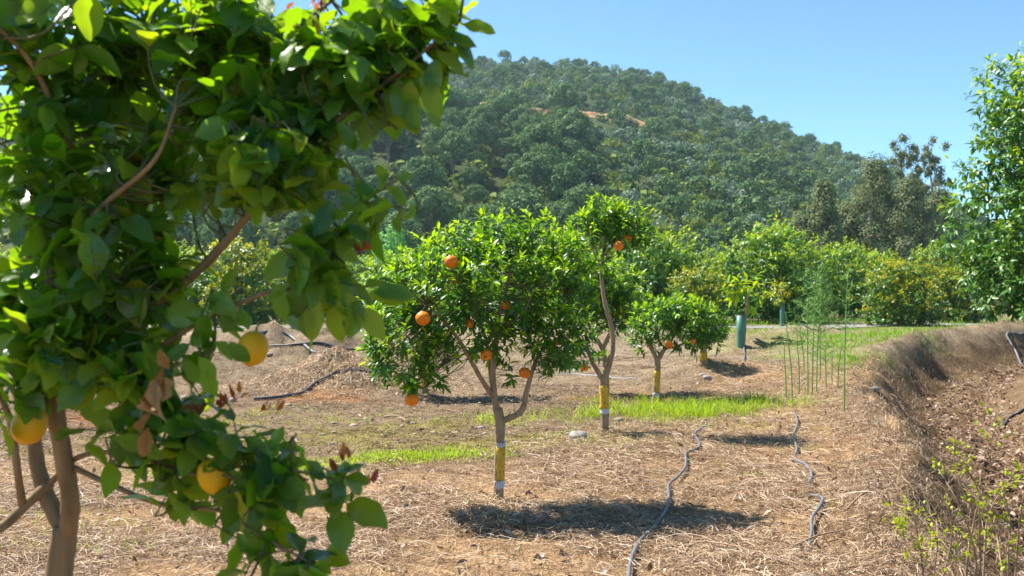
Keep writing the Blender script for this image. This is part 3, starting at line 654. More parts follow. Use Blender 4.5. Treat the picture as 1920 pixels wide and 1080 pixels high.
orange_tree(21, 6.6, (935, 936),
    [([(934, 945), (935, 900), (936, 840), (938, 800), (934, 765)], [.036, .033, .031, .032, .030]),
     ([(936, 790), (928, 750), (924, 700), (930, 640), (936, 590), (950, 540), (960, 480)], [.026, .022, .020, .017, .015, .012, .007]),
     ([(936, 790), (952, 785), (978, 770), (987, 735), (1000, 690), (1015, 655, .05), (1040, 610, .1), (1060, 560, .1)], [.022, .021, .020, .017, .014, .012, .009, .006]),
     ([(925, 745), (905, 715, -.05), (885, 680, -.1), (862, 640, -.15), (830, 600, -.2), (800, 570, -.2)], [.017, .015, .014, .012, .009, .006]),
     ([(924, 740), (918, 690, .1), (912, 640, .15), (890, 580, .2), (870, 520, .2)], [.013, .012, .011, .009, .006]),
     ([(930, 640), (955, 610, -.1), (985, 580, -.15), (1000, 540, -.2)], [.012, .010, .008, .005])],
    [(930, 545, 120, 90, 0, .42, 2.2), (815, 555, 90, 70, -.1, .33, 1.3), (755, 655, 62, 78, -.25, .28, 1.3), (735, 600, 45, 40, -.2, .2, .35), (1030, 560, 65, 80, .05, .32, 1.15), (925, 458, 70, 38, .05, .28, .65),
     (1010, 445, 42, 35, .1, .2, .32), (850, 485, 55, 40, 0, .25, .5), (1040, 645, 55, 38, 0, .25, .55), (890, 640, 75, 30, -.1, .25, .5), (1085, 600, 28, 40, .1, .18, .25), (1050, 700, 22, 22, -.1, .1, .1), (800, 705, 38, 35, -.25, .15, .3), (1075, 490, 40, 40, .1, .2, .3), (968, 700, 22, 14, -.05, .1, .06)],
    780, [(846, 491, 26, -.36), (793, 597, 28, -.45), (912, 665, 22, -.30), (772, 749, 26, -.42), (984, 699, 22, -.2), (853, 523, 20, .05), (880, 606, 18, -.2), (948, 572, 17, -.15), (1048, 640, 16, .15)],
    [(934, 901, 935, 936, .0350, 'white', 'white_band') if False else (901, 914, 936, 936, .0362, 'white', 'white_band'), (838, 901, 938, 936, .0350, 'yellow', 'yellow_band'), (829, 838, 938, 938, .0345, 'white', 'white_band')],
    'fullest orange tree with the widest crown and the thickest forked trunk', young=.55)
orange_tree(22, 9.75, (1134, 809),
    [([(1134, 816), (1134, 770), (1132, 735), (1130, 705)], [.044, .040, .040, .041]),
     ([(1130, 715), (1140, 690), (1149, 650), (1146, 610), (1136, 575), (1130, 540), (1127, 505), (1132, 470), (1140, 430), (1150, 400)], [.034, .032, .027, .024, .022, .019, .017, .014, .010, .006]),
     ([(1130, 715), (1120, 695), (1108, 675), (1100, 645), (1096, 610)], [.028, .024, .017, .012, .007]),
     ([(1127, 505), (1112, 470), (1105, 440), (1100, 415)], [.010, .008, .006, .004]),
     ([(1132, 480), (1155, 455), (1180, 435), (1195, 420)], [.010, .008, .006, .004])],
    [(1130, 418, 48, 26, 0, .25, 1.0), (1175, 428, 42, 30, 0, .25, .9), (1100, 430, 26, 22, 0, .18, .35), (1140, 398, 30, 20, 0, .15, .4), (1195, 412, 22, 18, 0, .12, .25), (1150, 455, 40, 16, 0, .2, .3), (1122, 492, 18, 24, 0, .12, .12), (1205, 440, 16, 20, 0, .1, .12),
     (1100, 665, 26, 34, -.1, .15, .35), (1092, 620, 22, 25, 0, .15, .25), (1080, 690, 14, 18, -.1, .1, .1)],
    250, [(1160, 461, 18, -.28), (1178, 446, 14, -.1), (1097, 690, 13, -.2)],
    [(722, 767, 1132, 1134, .0445, 'yellow', 'yellow_band'), (767, 775, 1134, 1134, .0452, 'white', 'white_band')],
    'tall leggy orange tree with a bare crooked stem and a small tuft of crown', leaf=.082, young=.55)
orange_tree(23, 12.4, (1231, 752),
    [([(1229, 758), (1230, 720), (1233, 690), (1233, 668)], [.040, .038, .036, .036]),
     ([(1233, 676), (1222, 655), (1212, 635), (1206, 605)], [.026, .024, .018, .010]), ([(1233, 676), (1246, 655), (1258, 640), (1275, 610)], [.026, .023, .017, .010]), ([(1246, 655), (1280, 645), (1310, 625), (1330, 605)], [.014, .012, .010, .006])],
    [(1235, 610, 50, 40, 0, .35, 1.2), (1300, 608, 50, 40, 0, .35, 1.2), (1265, 585, 65, 24, .1, .4, 1.0), (1205, 630, 26, 32, -.1, .2, .4), (1330, 610, 26, 40, 0, .2, .5), (1290, 640, 45, 18, 0, .3, .4)],
    380, [(1254, 646, 15, -.35), (1300, 640, 10, -.3)],
    [(695, 737, 1232.5, 1230, .0415, 'yellow', 'yellow_band'), (737, 744, 1230, 1230, .0422, 'white', 'white_band')],
    'low bushy orange tree with a flat wide crown and one orange beside its fork', leaf=.085, young=.42)
orange_tree(24, 19, (1319, 684),
    [([(1319, 690), (1319, 660), (1320, 640)], [.06, .05, .05]), ([(1320, 645), (1310, 620), (1300, 600)], [.03, .025, .01]), ([(1320, 645), (1332, 620), (1342, 605)], [.03, .025, .01])],
    [(1322, 620, 38, 28, 0, .4, 1)], 170, [], [(662, 676, 1319, 1319, .058, 'yellow', 'yellow_band')],
    'small orange tree half hidden behind the low bushy orange tree', leaf=.085, tmpl=T_MID)
orange_tree(25, 13, (796, 738),
    [([(796, 742), (795, 690), (790, 650)], [.045, .04, .04]), ([(790, 655), (770, 600), (750, 550)], [.03, .02, .01]), ([(790, 655), (810, 590), (820, 540)], [.03, .02, .01])],
    [(765, 535, 75, 48, 0, .5, 1.3), (725, 560, 40, 50, 0, .3, .6), (830, 530, 60, 50, 0, .4, .8), (740, 500, 40, 22, 0, .3, .4), (790, 490, 40, 20, 0, .3, .4)], 430, [],
    [(690, 725, 795, 796, .049, 'yellow', 'yellow_band')], 'orange tree behind the fullest one, showing beside the lemon branch', leaf=.09, young=.6)
orange_tree(26, 13.2, (1137, 738),
    [([(1137, 742), (1136, 690), (1130, 650)], [.04, .035, .035]), ([(1130, 655), (1100, 600), (1085, 540)], [.03, .02, .01]), ([(1130, 655), (1150, 610), (1160, 580)], [.03, .02, .01])],
    [(1080, 525, 60, 70, 0, .5, 1.4), (1158, 585, 38, 40, 0, .35, .9), (1120, 560, 45, 55, 0, .35, .9), (1165, 530, 30, 40, 0, .3, .5), (1040, 470, 50, 40, 0, .3, .6)], 560, [],
    [(690, 725, 1136, 1137, .040, 'yellow', 'yellow_band')], 'bright leafy orange tree behind the leggy tree with the bare crooked stem', leaf=.09, young=.7)

# ------------------------------------------------------------------ avocado trees
def avocado_mesh(seed, young, hgt=3.6, rad=2.0, leaves=1000, ym='avo_young', leaf=0.25, tmpl=T_MID, skirt=0.04, lob=15):
    "a tree at the origin: Empty > trunk, crown"
    rs = RS(seed); root = empty('avocado_tree', (0, 0, 0), 'x', 'tree', 'avocado trees in the rows behind')
    tb = MB(); polys = []
    p0 = [np.array([0, 0, -0.1]), np.array([.03, .02, hgt*.2]), np.array([-.02, .05, hgt*.35])]
    tube(tb, p0, [.11, .09, .08], 8, 4, 0, .1, rs)
    lobes = []
    for i in range(lob):
        a = i*2.4+rs.rand()*.6; f = rs.rand(); zz = hgt*(skirt+0.12+(0.88-skirt-0.06)*((i+.5)/lob))
        t = (zz/hgt-skirt)/(1-skirt); rr = rad*(0.70*math.sqrt(max(.05, 1-(1.55*(t-0.42))**2)))*(0.75+.35*f)
        c = np.array([math.cos(a)*rr, math.sin(a)*rr, zz]); lobes.append((*c, rad*.52, rad*.52, rad*.42, 1))
        p = [p0[-1], p0[-1]*.4+c*.6+np.array([0, 0, -.1]), c]; tube(tb, p, [.05, .035, .015], 6, 3, 0, .1, rs); polys.append(p)
    for i in range(9):
        a = i*.7+rs.rand()*.4; lobes.append((math.cos(a)*rad*.62, math.sin(a)*rad*.62, hgt*(.13+.06*rs.rand()), rad*.38, rad*.38, hgt*.11, .55))
    lobes.append((0, 0, hgt*.6, rad*.55, rad*.55, hgt*.3, 1.3)); lobes.append((0, 0, hgt*.9, rad*.35, rad*.35, hgt*.10, .5))
    tb.build('trunk', M['bark_grey'], root)
    bp, d, k = sample_lobes(rs, lobes, leaves, .55)
    gd = unit(d*.8+np.array([0, 0, .45])+.3*rs.normal(size=d.shape)); L = np.array(lobes); up = (bp[:, 2]-L[k, 2])/L[k, 5]; hz = bp[:, 2]/hgt
    lf = MB()
    def mo(i, tt, nl):
        y = rs.rand() < young*(0.25+1.1*max(-.22, up[i]))*(.35+1.1*hz[i])*2.2
        return np.where(y & (tt > .35), 1, 0)
    shoots(lf, None, rs, bp, gd, 9, .24, leaf, .19, tmpl, mo, None, .45, (.1, .9), .3, 1.0, 0, .004, .8, .28)
    lf.build('crown', [M['avo_leaf'], M[ym]], root)
    return root
av = [avocado_mesh(31, .55), avocado_mesh(32, .35), avocado_mesh(33, .8, ym='avo_yellow', skirt=.02), avocado_mesh(34, .7)]
used = [False]*4
#      px, top y, half width px, Y, kind, label
AV = [(1240, 436, 92, 42, 1, 'broad avocado tree with a dark rounded crown behind the leggy orange tree'),
      (1312, 505, 55, 38, 2, 'low avocado bush with yellowing tips between two taller avocado trees'),
      (1432, 428, 92, 41, 0, 'tallest bright-topped avocado tree in the row, behind the green tree guard'),
      (1352, 476, 50, 50, 3, 'avocado tree seen in the gap left of the tallest bright-topped avocado'),
      (1512, 455, 58, 45, 3, 'light green avocado tree behind the feathery asparagus fronds'),
      (1575, 462, 56, 47, 0, 'dark-sided avocado tree just beyond the tallest asparagus spear'),
      (1632, 470, 48, 50, 3, 'pale narrow avocado tree at the end of the row before the yellowish bushes'),
      (1692, 488, 68, 37, 2, 'yellowish spreading avocado bush reaching down to the gravel path'),
      (1752, 462, 46, 52, 1, 'deep green avocado tree at the back under the eucalyptus trees'),
      (1790, 500, 58, 40, 2, 'yellow-tipped avocado bush beside the big glossy avocado tree'),
      (452, 452, 75, 40, 2, 'yellow-flushed avocado tree framed by the lemon branches'),
      (555, 478, 62, 42, 1, 'dark hanging avocado tree beside the round hanging lemon'),
      (640, 480, 62, 48, 0, 'avocado tree behind the drooping lemon leaf cluster'),
      (345, 470, 70, 43, 0, 'avocado tree glimpsed through the middle of the lemon tree'),
      (235, 465, 72, 46, 1, 'avocado tree mostly covered by lemon leaves above the brown withered leaf'),
      (110, 470, 74, 44, 3, 'avocado tree seen behind the stems of the lemon tree'),
      (5, 475, 76, 44, 0, 'avocado tree cut by the picture edge behind the lemon stems'),
      (735, 492, 60, 46, 3, 'avocado tree behind the orange tree that the lemon branch touches'),
      (850, 500, 64, 50, 1, 'avocado tree right behind the fullest orange tree crown'),
      (965, 497, 64, 50, 0, 'avocado tree hidden behind the trunk top of the fullest orange tree'),
      (1085, 486, 66, 48, 3, 'avocado tree filling the gap between the fullest and the leggy orange trees'),
      (1165, 470, 58, 52, 0, 'bright avocado tree just below the tuft of the leggy orange tree'),
      (1290, 466, 56, 53, 3, 'avocado tree of the second row between the broad dark one and the tallest bright-topped one'),
      (1395, 470, 56, 56, 1, 'avocado tree of the second row, above the nearer tree guard'),
      (1475, 474, 56, 57, 0, 'avocado tree of the second row, above the yellow-leaved sapling'),
      (1545, 480, 52, 58, 3, 'avocado tree of the second row behind the lone tall asparagus spear'),
      (1605, 484, 52, 58, 1, 'avocado tree of the second row just before the narrow pale one'),
      (1672, 486, 52, 60, 0, 'avocado tree of the second row below the broad reddish-topped eucalyptus'),
      (1030, 484, 58, 54, 1, 'avocado tree of the second row over the fullest orange tree top'),
      (905, 486, 58, 55, 3, 'avocado tree of the second row behind the top of the fullest orange tree'),
      (790, 488, 58, 55, 0, 'avocado tree of the second row left of the highest orange'),
      (690, 486, 58, 56, 3, 'avocado tree of the second row under the round fresh-green tree'),
      (505, 480, 58, 56, 3, 'avocado tree of the second row between the yellow-flushed and the dark hanging ones'),
      (400, 480, 58, 56, 0, 'avocado tree of the second row behind the thick lemon branch')]
for i, (px, ty, hw, Y, k, lab) in enumerate(AV):
    o = copy_tree(av[k]) if used[k] else av[k]; used[k] = True
    x = (px-960)/F*Y; z = gz(np.array([x]), np.array([Y]))[0]; hgt = EYE-(ty-540)/F*Y - z; wd = hw/F*Y
    o.location = (x, Y, z); o.rotation_euler = (0, 0, i*2.1+.4); o.scale = (wd/1.95, wd/1.95, hgt/3.80); o['label'] = lab
big = avocado_mesh(35, .20, 7.0, 2.55, 3800, leaf=.25, tmpl=T_MID, skirt=.05, lob=22)
big['label'] = 'big glossy avocado tree towering over the ditch, its branches hanging to the ground'; big['group'] = 'large avocado trees by the ditch'
bx = 14.0; by = 24.8; big.location = (bx, by, .3); big.rotation_euler = (0, 0, .7); big.scale = (1.0, 1.0, 1.0)
o = copy_tree(big); o.location = (19.5, 29.5, .3); o.rotation_euler = (0, 0, 2.6); o.scale = (1.1, 1.1, 1.05)
o['label'] = 'second big avocado tree behind the one towering over the ditch'

# saplings in tubes
def sapling(px, py, top, gtop, label, glabel, lean=0.0, young='avo_young', n=16):
    rs = RS(int(px)); b = G(px, py); Y = b[1]; k = F/Y
    root = empty('avocado_sapling', b, label, 'sapling', 'young avocado saplings'); tb = MB(); ht = (py-top)/k
    p = [b+np.array([.06, .05, -.05]), b+np.array([.07+lean*.4, .05, ht*.5]), b+np.array([.05+lean, .05, ht*.85])]
    tube(tb, p, [.035, .03, .02], 8, 4, 0, .1, rs); tb.build('trunk', M['bark'], root, b)
    lf = MB(); bp, d, _ = sample_lobes(rs, [(*(b+np.array([lean, .05, ht*.80])), .36, .36, .28, 1)], n, .3)
    shoots(lf, None, rs, bp, unit(d+np.array([0, 0, .5])), 8, .22, .24, .19, T_MID, lambda i, t, nl: (rs.rand(nl) < .7).astype(int), None, .6, (.2, 1.0), .3)
    lf.build('crown', [M['avo_leaf'], M[young]], root, b)
    g = MB(); gh = (py-gtop)/k; r = .085; a = np.arange(20)*2*math.pi/20; rings = []
    for z, q in ((-.05, r), (gh*.5, r*1.02), (gh, r), (gh, r-.006), (gh*.5, r-.006), (.02, r-.006)):
        rings.append(np.stack([q*np.cos(a), q*np.sin(a), np.full(20, z)], 1)+b)
    i, j = np.meshgrid(np.arange(5), np.arange(20), indexing='ij'); j2 = (j+1) % 20
    q = np.stack([i*20+j, i*20+j2, (i+1)*20+j2, (i+1)*20+j], -1).reshape(-1, 4); g.add(np.concatenate(rings), q.ravel(), np.full(len(q), 4))
    tag(g.build('tree_guard', M['guard'], None, b), glabel, 'tree guard', 'green tree guards')
sapling(1389, 653, 525, 594, 'young avocado sapling on a bare brown stem rising from the nearer tree guard', 'pale green plastic tube guard, the nearer and thicker one', .12)
sapling(1467, 613, 535, 567, 'yellow-leaved avocado sapling in the slim farther tree guard', 'slim green tube guard farther back below the yellow-leaved sapling', -.05, 'avo_yellow', 20)

# ------------------------------------------------------------------ far trees
def cards(rs, lobes, n, size, shell=.75, aspect=1.5, out=.9):
    pos, d, k = sample_lobes(rs, lobes, n, shell)
    nr = unit(d*out+np.array([0, 0, .35])+.30*rs.normal(size=d.shape)*.7); u = unit(np.cross(nr, rs.normal(size=d.shape))); w = np.cross(nr, u)
    s = size*(.6+.8*rs.rand(n, 1)); a = u*s; b = w*s/aspect; c = nr*s*.18
    v = np.stack([pos-a-c, pos-b*.9+c*.5, pos+a-c, pos+b], 1).reshape(-1, 3)
    return v, np.arange(n*4), np.full(n, 4)
def crown_lobes(rs, kind, h, r):
    L = []
    if kind == 'pine':
        for i in range(13):
            a = i*2.4; f = math.sqrt((i+.5)/13); L.append((math.cos(a)*r*.76*f, math.sin(a)*r*.76*f, h*(.88-.27*f*f-.08*rs.rand()), r*.31, r*.31, r*.25, 1))
        L.append((0, 0, h*.62, r*.5, r*.5, h*.14, .5))
        for i in range(4): a = rs.rand()*6.3; L.append((math.cos(a)*r*.6, math.sin(a)*r*.6, h*(.42+.12*rs.rand()), r*.34, r*.34, r*.22, .6))
    elif kind == 'round':
        for i in range(10):
            d = sphere_dir(rs, 1)[0]; L.append((d[0]*r*.65, d[1]*r*.65, h*.55+d[2]*h*.30, r*.38, r*.38, h*.18, 1))
        L.append((0, 0, h*.5, r*.75, r*.75, h*.40, 1.2))
    elif kind == 'euca':
        for i in range(20):
            t = (i+.5)/20; a = i*2.4; rr = r*(.25+.75*math.sin(math.pi*min(1, t*1.05+.05))**.8)*(.4+.6*rs.rand())
            L.append((math.cos(a)*rr*.75, math.sin(a)*rr*.75, h*(.16+.78*t), r*.42, r*.42, h*.095, 1))
    elif kind == 'gum':
        for i in range(34):
            t = (i+.5)/34; a = i*2.4+rs.rand(); rr = r*(1.0-.45*t)*(.15+.85*rs.rand()); w_ = .17+.14*rs.rand()
            L.append((math.cos(a)*rr, math.sin(a)*rr, h*(.34+.60*t+.05*rs.rand()), r*w_*1.2, r*w_*1.2, h*(.022+.025*rs.rand()), w_*w_))
    return L
def far_tree(name, kind, seed, h, r, n, size, leafm, barkm, cat, group, tr=.16):
    rs = RS(seed); root = empty(name, (0, 0, 0), 'x', cat, group); L = crown_lobes(rs, kind, h, r); tb = MB()
    bend = rs.normal(size=2)*r*.12; top = np.array([bend[0], bend[1], h*(.72 if kind != 'euca' else .92)])
    tube(tb, [(0, 0, -.6), (bend[0]*.2, bend[1]*.6, h*.3), top], [tr, tr*.75, tr*.3], 7, 4, 0, .1, rs)
    for l in L[::2]:
        c = np.array(l[:3]); st = top*min(.9, max(.35, c[2]/h-.18)); tube(tb, [st, (st+c)/2+np.array([0, 0, -.05*h*.2]), c], [tr*.38, tr*.28, tr*.1], 5, 3)
    tb.build('trunk', M[barkm], root)
    v, l, t = cards(rs, L, n, size, .25 if kind in ('gum', 'euca') else .75); mb = MB(); mb.add(v, l, t); mb.build('crown', M[leafm], root, smooth=False)
    return root
pines = [far_tree('pine_tree', 'pine', 50+i, 8.0, 3.1+.25*(i % 3), 2800, .19, 'pine_needle', 'bark_grey', 'pine', 'pines in the wood at the foot of the hill') for i in range(5)]
oaks = [far_tree('oak_tree', 'round', 60+i, 5.0, 2.6, 1900, .18, ['oak_leaf', 'olive_leaf', 'shrub_leaf'][i], 'bark_grey', 'tree', 'rounded trees on the hill slope', .12) for i in range(3)]
rs = RS(77); spots = []
def clear_of_track(x, y):
    u = x/y*F+960
    if 820 < u < 1225:
        yt = np.interp(x, TR1[:, 0], TR1[:, 1]); open_ = (820 < u < 905) or (975 < u < 1010) or (1045 < u < 1225)
        if open_ and yt-24 < y < yt+4 and (y > yt-7 or vnoise(x*.9, y*.9, 3) < .80): return False
        if not open_ and yt-2 < y < yt+3: return False
    if abs(x-TR2[:, 0].mean()) < 2.2 and TR2[:, 1].min()-10 < y < TR2[:, 1].max()+2: return False
    return True
def scatter(n, y0, y1, u0, u1, gap, tries=60):
    out = []; cell = {}
    for _ in range(n*tries):
        if len(out) >= n: break
        y = math.sqrt(y0*y0+(y1*y1-y0*y0)*rs.rand()); u = u0+(u1-u0)*rs.rand(); x = u*y
        if not clear_of_track(x, y): continue
        kx, ky = int(x//gap), int(y//gap)
        if any((x-a)**2+(y-b)**2 < gap*gap for i in (-1, 0, 1) for j in (-1, 0, 1) for a, b in cell.get((kx+i, ky+j), ())): continue
        cell.setdefault((kx, ky), []).append((x, y)); out.append((x, y))
    return out
near = [(x, y, 1) for x, y in scatter(185, 112, 222, -.42, .07, 4.6)]
right = sorted(scatter(560, 112, 222, .06, .47, 2.9), key=lambda q: q[1])
near += [(x, y, 0) for x, y in right[:110]]
first = {}
for i, (x, y, big_) in enumerate(near):
    pine = rs.rand() < (.9 if big_ else .25)
    src = pines[rs.randint(5)] if pine else oaks[rs.choice(3, p=[.5, .2, .3])]
    o = src if id(src) not in first else copy_tree(src); first[id(src)] = 1
    s = (.55+.75*rs.rand()**1.2) * (1.1 if big_ else (.72 if pine or rs.rand() < .9 else 1.1))
    o.location = (x, y, float(hill_z(x, y))-.3); o.rotation_euler = (0, 0, rs.rand()*6.3); o.scale = (s*(.9+.2*rs.rand()), s, s*(.85+.3*rs.rand()))
    if pine: o['label'] = 'grey-green pine with a domed crown in the wood at the foot of the hill'
    else: o['label'] = 'low rounded tree among the pines at the foot of the hill'
for src in pines+oaks:
    if id(src) not in first:
        for c in list(src.children): bpy.data.objects.remove(c)
        bpy.data.objects.remove(src)
# the wood higher up reads as one mass
def wood(name, pts, kinds, leafm, seed, n, size):
    rs = RS(seed); protos = []
    for j in range(7):
        kd = kinds[j % len(kinds)]; hh, rr = (6.0, 2.5) if kd == 'pine' else (3.6, 2.1)
        protos.append(cards(rs, crown_lobes(rs, kd, hh, rr), n, size))
    V = []; cnt = 0
    for x, y in pts:
        v = protos[rs.randint(7)][0]; s = .5+.9*rs.rand()**2.0; a = rs.rand()*6.3; c, s_ = math.cos(a), math.sin(a)
        q = np.stack([v[:, 0]*c-v[:, 1]*s_, v[:, 0]*s_+v[:, 1]*c, v[:, 2]*(.85+.3*rs.rand())], 1)*s + np.array([x, y, float(hill_z(x, y))-.3]); V.append(q)
    V = np.concatenate(V); return tag(mesh_obj(name, V, np.arange(len(V)), np.full(len(V)//4, 4), M[leafm], smooth=False), kind='stuff')
up = scatter(2900, 212, 445, -.36, .50, 3.2) + scatter(1100, 150, 445, -.85, -.36, 4.2, 30)
up = up+right[110:]; rs.shuffle(up); a = len(up)
wood('hillside_wood', up[:int(a*.36)], ['round'], 'oak_leaf', 1, 330, .27)
wood('hillside_olives', up[int(a*.36):int(a*.62)], ['round'], 'olive_leaf', 2, 330, .26)
wood('hillside_pines', up[int(a*.62):int(a*.82)], ['pine'], 'pine_needle', 3, 420, .30)
wood('hillside_scrub', up[int(a*.82):], ['round'], 'shrub_leaf', 4, 260, .26)
low = scatter(2600, 112, 440, -.36, .46, 2.4) + scatter(900, 110, 440, -.85, -.36, 3.0, 30)
rs2 = RS(5); protos = [cards(rs2, [(0, 0, .5, 1.0, 1.0, .8, 1), (.7, .3, .4, .6, .6, .5, .5)], 60, .34)[0] for _ in range(4)]
V = np.concatenate([protos[i % 4]*(.6+.9*rs2.rand())*(1.55 if y < 225 else 1)+np.array([x, y, float(hill_z(x, y))]) for i, (x, y) in enumerate(low)])
tag(mesh_obj('undergrowth', V, np.arange(len(V)), np.full(len(V)//4, 4), M['shrub_leaf'], smooth=False), kind='stuff')

#        px, top, half width, Y, kind
EU = [(1502, 395, 38, 92, 'euca', 'lowest eucalyptus tree, brownish, at the edge of the clump'), (1545, 330, 40, 90, 'euca', 'slender brown-tipped eucalyptus tree with a pale trunk'),
      (1592, 372, 42, 97, 'euca', 'eucalyptus tree filling the clump between the slender and the broad ones'), (1643, 280, 62, 95, 'euca', 'broad reddish-topped eucalyptus tree in the middle of the clump'),
      (1692, 244, 42, 104, 'gum', 'tall open-crowned eucalyptus tree standing against the sky'), (1748, 250, 40, 106, 'gum', 'tall airy eucalyptus tree beside the big glossy avocado, against the sky'),
      (1719, 275, 30, 108, 'gum', 'shorter airy eucalyptus top between the two tall ones against the sky'),
      (1705, 325, 58, 92, 'euca', 'dense grey-green eucalyptus tree with white trunk below the two tall ones'), (1765, 345, 46, 98, 'euca', 'eucalyptus tree partly covered by the big glossy avocado tree')]
for i, (px, ty, hw, Y, kd, lab) in enumerate(EU):
    x = (px-960)/F*Y; h = EYE-(ty-540)/F*Y; r = hw/F*Y
    t = far_tree('eucalyptus_tree', kd, 90+i, h, r*1.05, 11000 if kd == 'euca' else 4500, .13, 'euca_leaf', 'bark_pale', 'eucalyptus', 'eucalyptus trees beyond the orchard', .22)
    t.location = (x, Y, -.2); t['label'] = lab
# the fresh green round tree and two shrubs at the hill's foot
for i, (px, ty, hw, Y, m, lab) in enumerate([(735, 408, 52, 78, 'fresh_leaf', 'round fresh-green tree standing out against the dark pines'), (1062, 418, 32, 82, 'shrub_leaf', 'yellowish tree peeking between the orange tree tops'),
                                             (1330, 440, 40, 80, 'oak_leaf', 'dark rounded tree just above the avocado row'), (700, 470, 40, 66, 'fresh_leaf', 'small fresh-green tree beside the round fresh-green one')]):
    x = (px-960)/F*Y; h = EYE-(ty-540)/F*Y; r = hw/F*Y
    t = far_tree('broadleaf_tree', 'round', 110+i, h/1.02, r*1.0, 3000, .13, m, 'bark_grey', 'tree', None, .14); t.location = (x, Y, -.1); t['label'] = lab

# ------------------------------------------------------------------ ground cover
def strands(name, mat_, xy, length, width, rs, lift=(.004, .03), arc=.02, segs=3, curve=.5):
    n = len(xy); a = rs.rand(n)*2*math.pi; L = length*(.35+1.0*rs.rand(n)); t = np.linspace(-.5, .5, segs+1)
    cv = curve*rs.normal(size=n); ang = a[:, None]+cv[:, None]*t[None, :]*2
    px = xy[:, 0, None]+np.cumsum(np.cos(ang), 1)*(L/segs)[:, None]; py = xy[:, 1, None]+np.cumsum(np.sin(ang), 1)*(L/segs)[:, None]
    z = gz(px, py) + (lift[0]+(lift[1]-lift[0])*rs.rand(n)**2)[:, None] + (arc*rs.rand(n)**2)[:, None]*(1-4*t[None, :]**2) + (.05*rs.normal(size=n)*L)[:, None]*t[None, :]
    w = width*(.6+.8*rs.rand(n))[:, None]/2; tilt = rs.normal(size=(n, 1))*.6
    ox = -np.sin(ang)*w*np.cos(tilt); oy = np.cos(ang)*w*np.cos(tilt); oz = w*np.sin(tilt)*np.ones_like(px)
    A = np.stack([px+ox, py+oy, z+oz], -1); B = np.stack([px-ox, py-oy, z-oz], -1)
    v = np.stack([A, B], 2).reshape(-1, 3); k = 2*(segs+1); base = (np.arange(n)*k)[:, None]
    q = np.array([[2*i, 2*i+1, 2*i+3, 2*i+2] for i in range(segs)]).ravel()
    return tag(mesh_obj(name, v, (base+q[None, :]).ravel(), np.full(n*segs, 4), M[mat_]), kind='stuff')
def pick(rs, n, x0, x1, y0, y1, dens, power=1.0):
    "random points, nearer ones likelier, kept by a density function"
    out = []
    got = 0
    while got < n:
        y = y0*(y1/y0)**(rs.rand(n*2)**power); x = x0+(x1-x0)*rs.rand(n*2)
        x = np.where(np.abs(x) < .62*y, x, np.nan)
        ok = ~np.isnan(x); x = x[ok]; y = y[ok]
        kpx = rs.rand(len(x)) < dens(x, y); out.append(np.stack([x[kpx], y[kpx]], 1)); got += int(kpx.sum())
    return np.concatenate(out)[:n]
rs = RS(3)
clump = lambda x, y: straw_mask(x, y)*(.12+1.5*sstep(-.14, .2, fbm(x, y, .6, 4, 51)))*.75
strands('dry_grass_clippings', 'straw', pick(rs, 95000, -4.5, 5.5, 4.0, 15.5, clump), .12, .0027, rs, (.003, .035), .025, 3, .4)
strands('dry_grass_clippings', 'straw', pick(rs, 6000, -4.5, 4.8, 4.0, 13, clump), .26, .0026, rs, (.01, .04), .04, 4, .6)
inditch = lambda x, y: (lambda d: ((d > -.3) & (d < 1.0))*.8)(ditch(x, y)[0])
strands('dry_grass_clippings', 'stubble', pick(rs, 4500, 1.5, 13, 4.2, 24, inditch, 1.2), .13, .005, rs, (.005, .06), .08, 3, .9)
pale = lambda x, y: np.exp(-(((x+2.3)/1.3)**2+((y-13.8)/.8)**2)*1.5)
strands('dry_grass_clippings', 'straw', pick(rs, 6000, -5, 0, 12, 15.5, pale), .11, .005, rs, (.005, .05), .05, 3, .7)
midz = lambda x, y: (1-straw_mask(x, y))*(.3+sstep(-.1, .2, fbm(x, y, .8, 3, 52)))*(ditch(x, y)[0] < 0)*.7
strands('dry_grass_clippings', 'stubble', pick(rs, 24000, -8, 6.5, 7.4, 22, midz), .13, .005, rs, (.003, .03), .03, 3, .8)

def blades(name, mat_, xy, height, width, rs, lean=.5, lname=None):
    n = len(xy); z = gz(xy[:, 0], xy[:, 1])-.004; pos = np.column_stack([xy, z]); mb = MB()
    d = unit(np.column_stack([rs.normal(size=(n, 2))*lean*.6, np.ones(n)])); nr = np.column_stack([rs.normal(size=(n, 2)), .3*np.ones(n)])
    add_leaves(mb, pos, d, nr, height*(.4+.9*rs.rand(n)), width, T_MID, .3, .2+1.0*rs.rand(n), 0)
    return tag(mb.build(name, M[mat_]), kind='stuff')
def ell(rows):
    return lambda x, y: np.clip(sum(w*np.exp(-((((x-a)*math.cos(t)+(y-b)*math.sin(t))/rx)**2+((-(x-a)*math.sin(t)+(y-b)*math.cos(t))/ry)**2)*1.6) for a, b, rx, ry, w, t in rows), 0, 1)*(.25+1.2*sstep(-.1, .15, fbm(x, y, .4, 3, 53)))
g1 = ell([(1.75, 11.0, .6, .8, 1.0, 0), (2.2, 10.7, .5, .6, .9, 0), (1.25, 10.7, .35, .5, .7, 0), (2.9, 11.4, .45, .6, .25, 0), (.6, 10.4, .4, .5, .12, 0), (-.15, 10.2, .3, .3, .1, 0)])
blades('grass', 'grass', pick(rs, 5200, -1, 4.2, 8.8, 13.5, lambda x, y: g1(x, y)*(.1+1.3*sstep(-.12, .12, fbm(x, y, .22, 3, 59)))), .15, .016, rs, .8)
blades('dry_grass', 'straw', pick(rs, 1800, -1, 4.4, 8.6, 13.5, lambda x, y: np.clip(g1(x, y)+.12*(np.abs(x-1.8) < 2)*(np.abs(y-10.8) < 2), 0, 1)), .13, .014, rs, 1.2)
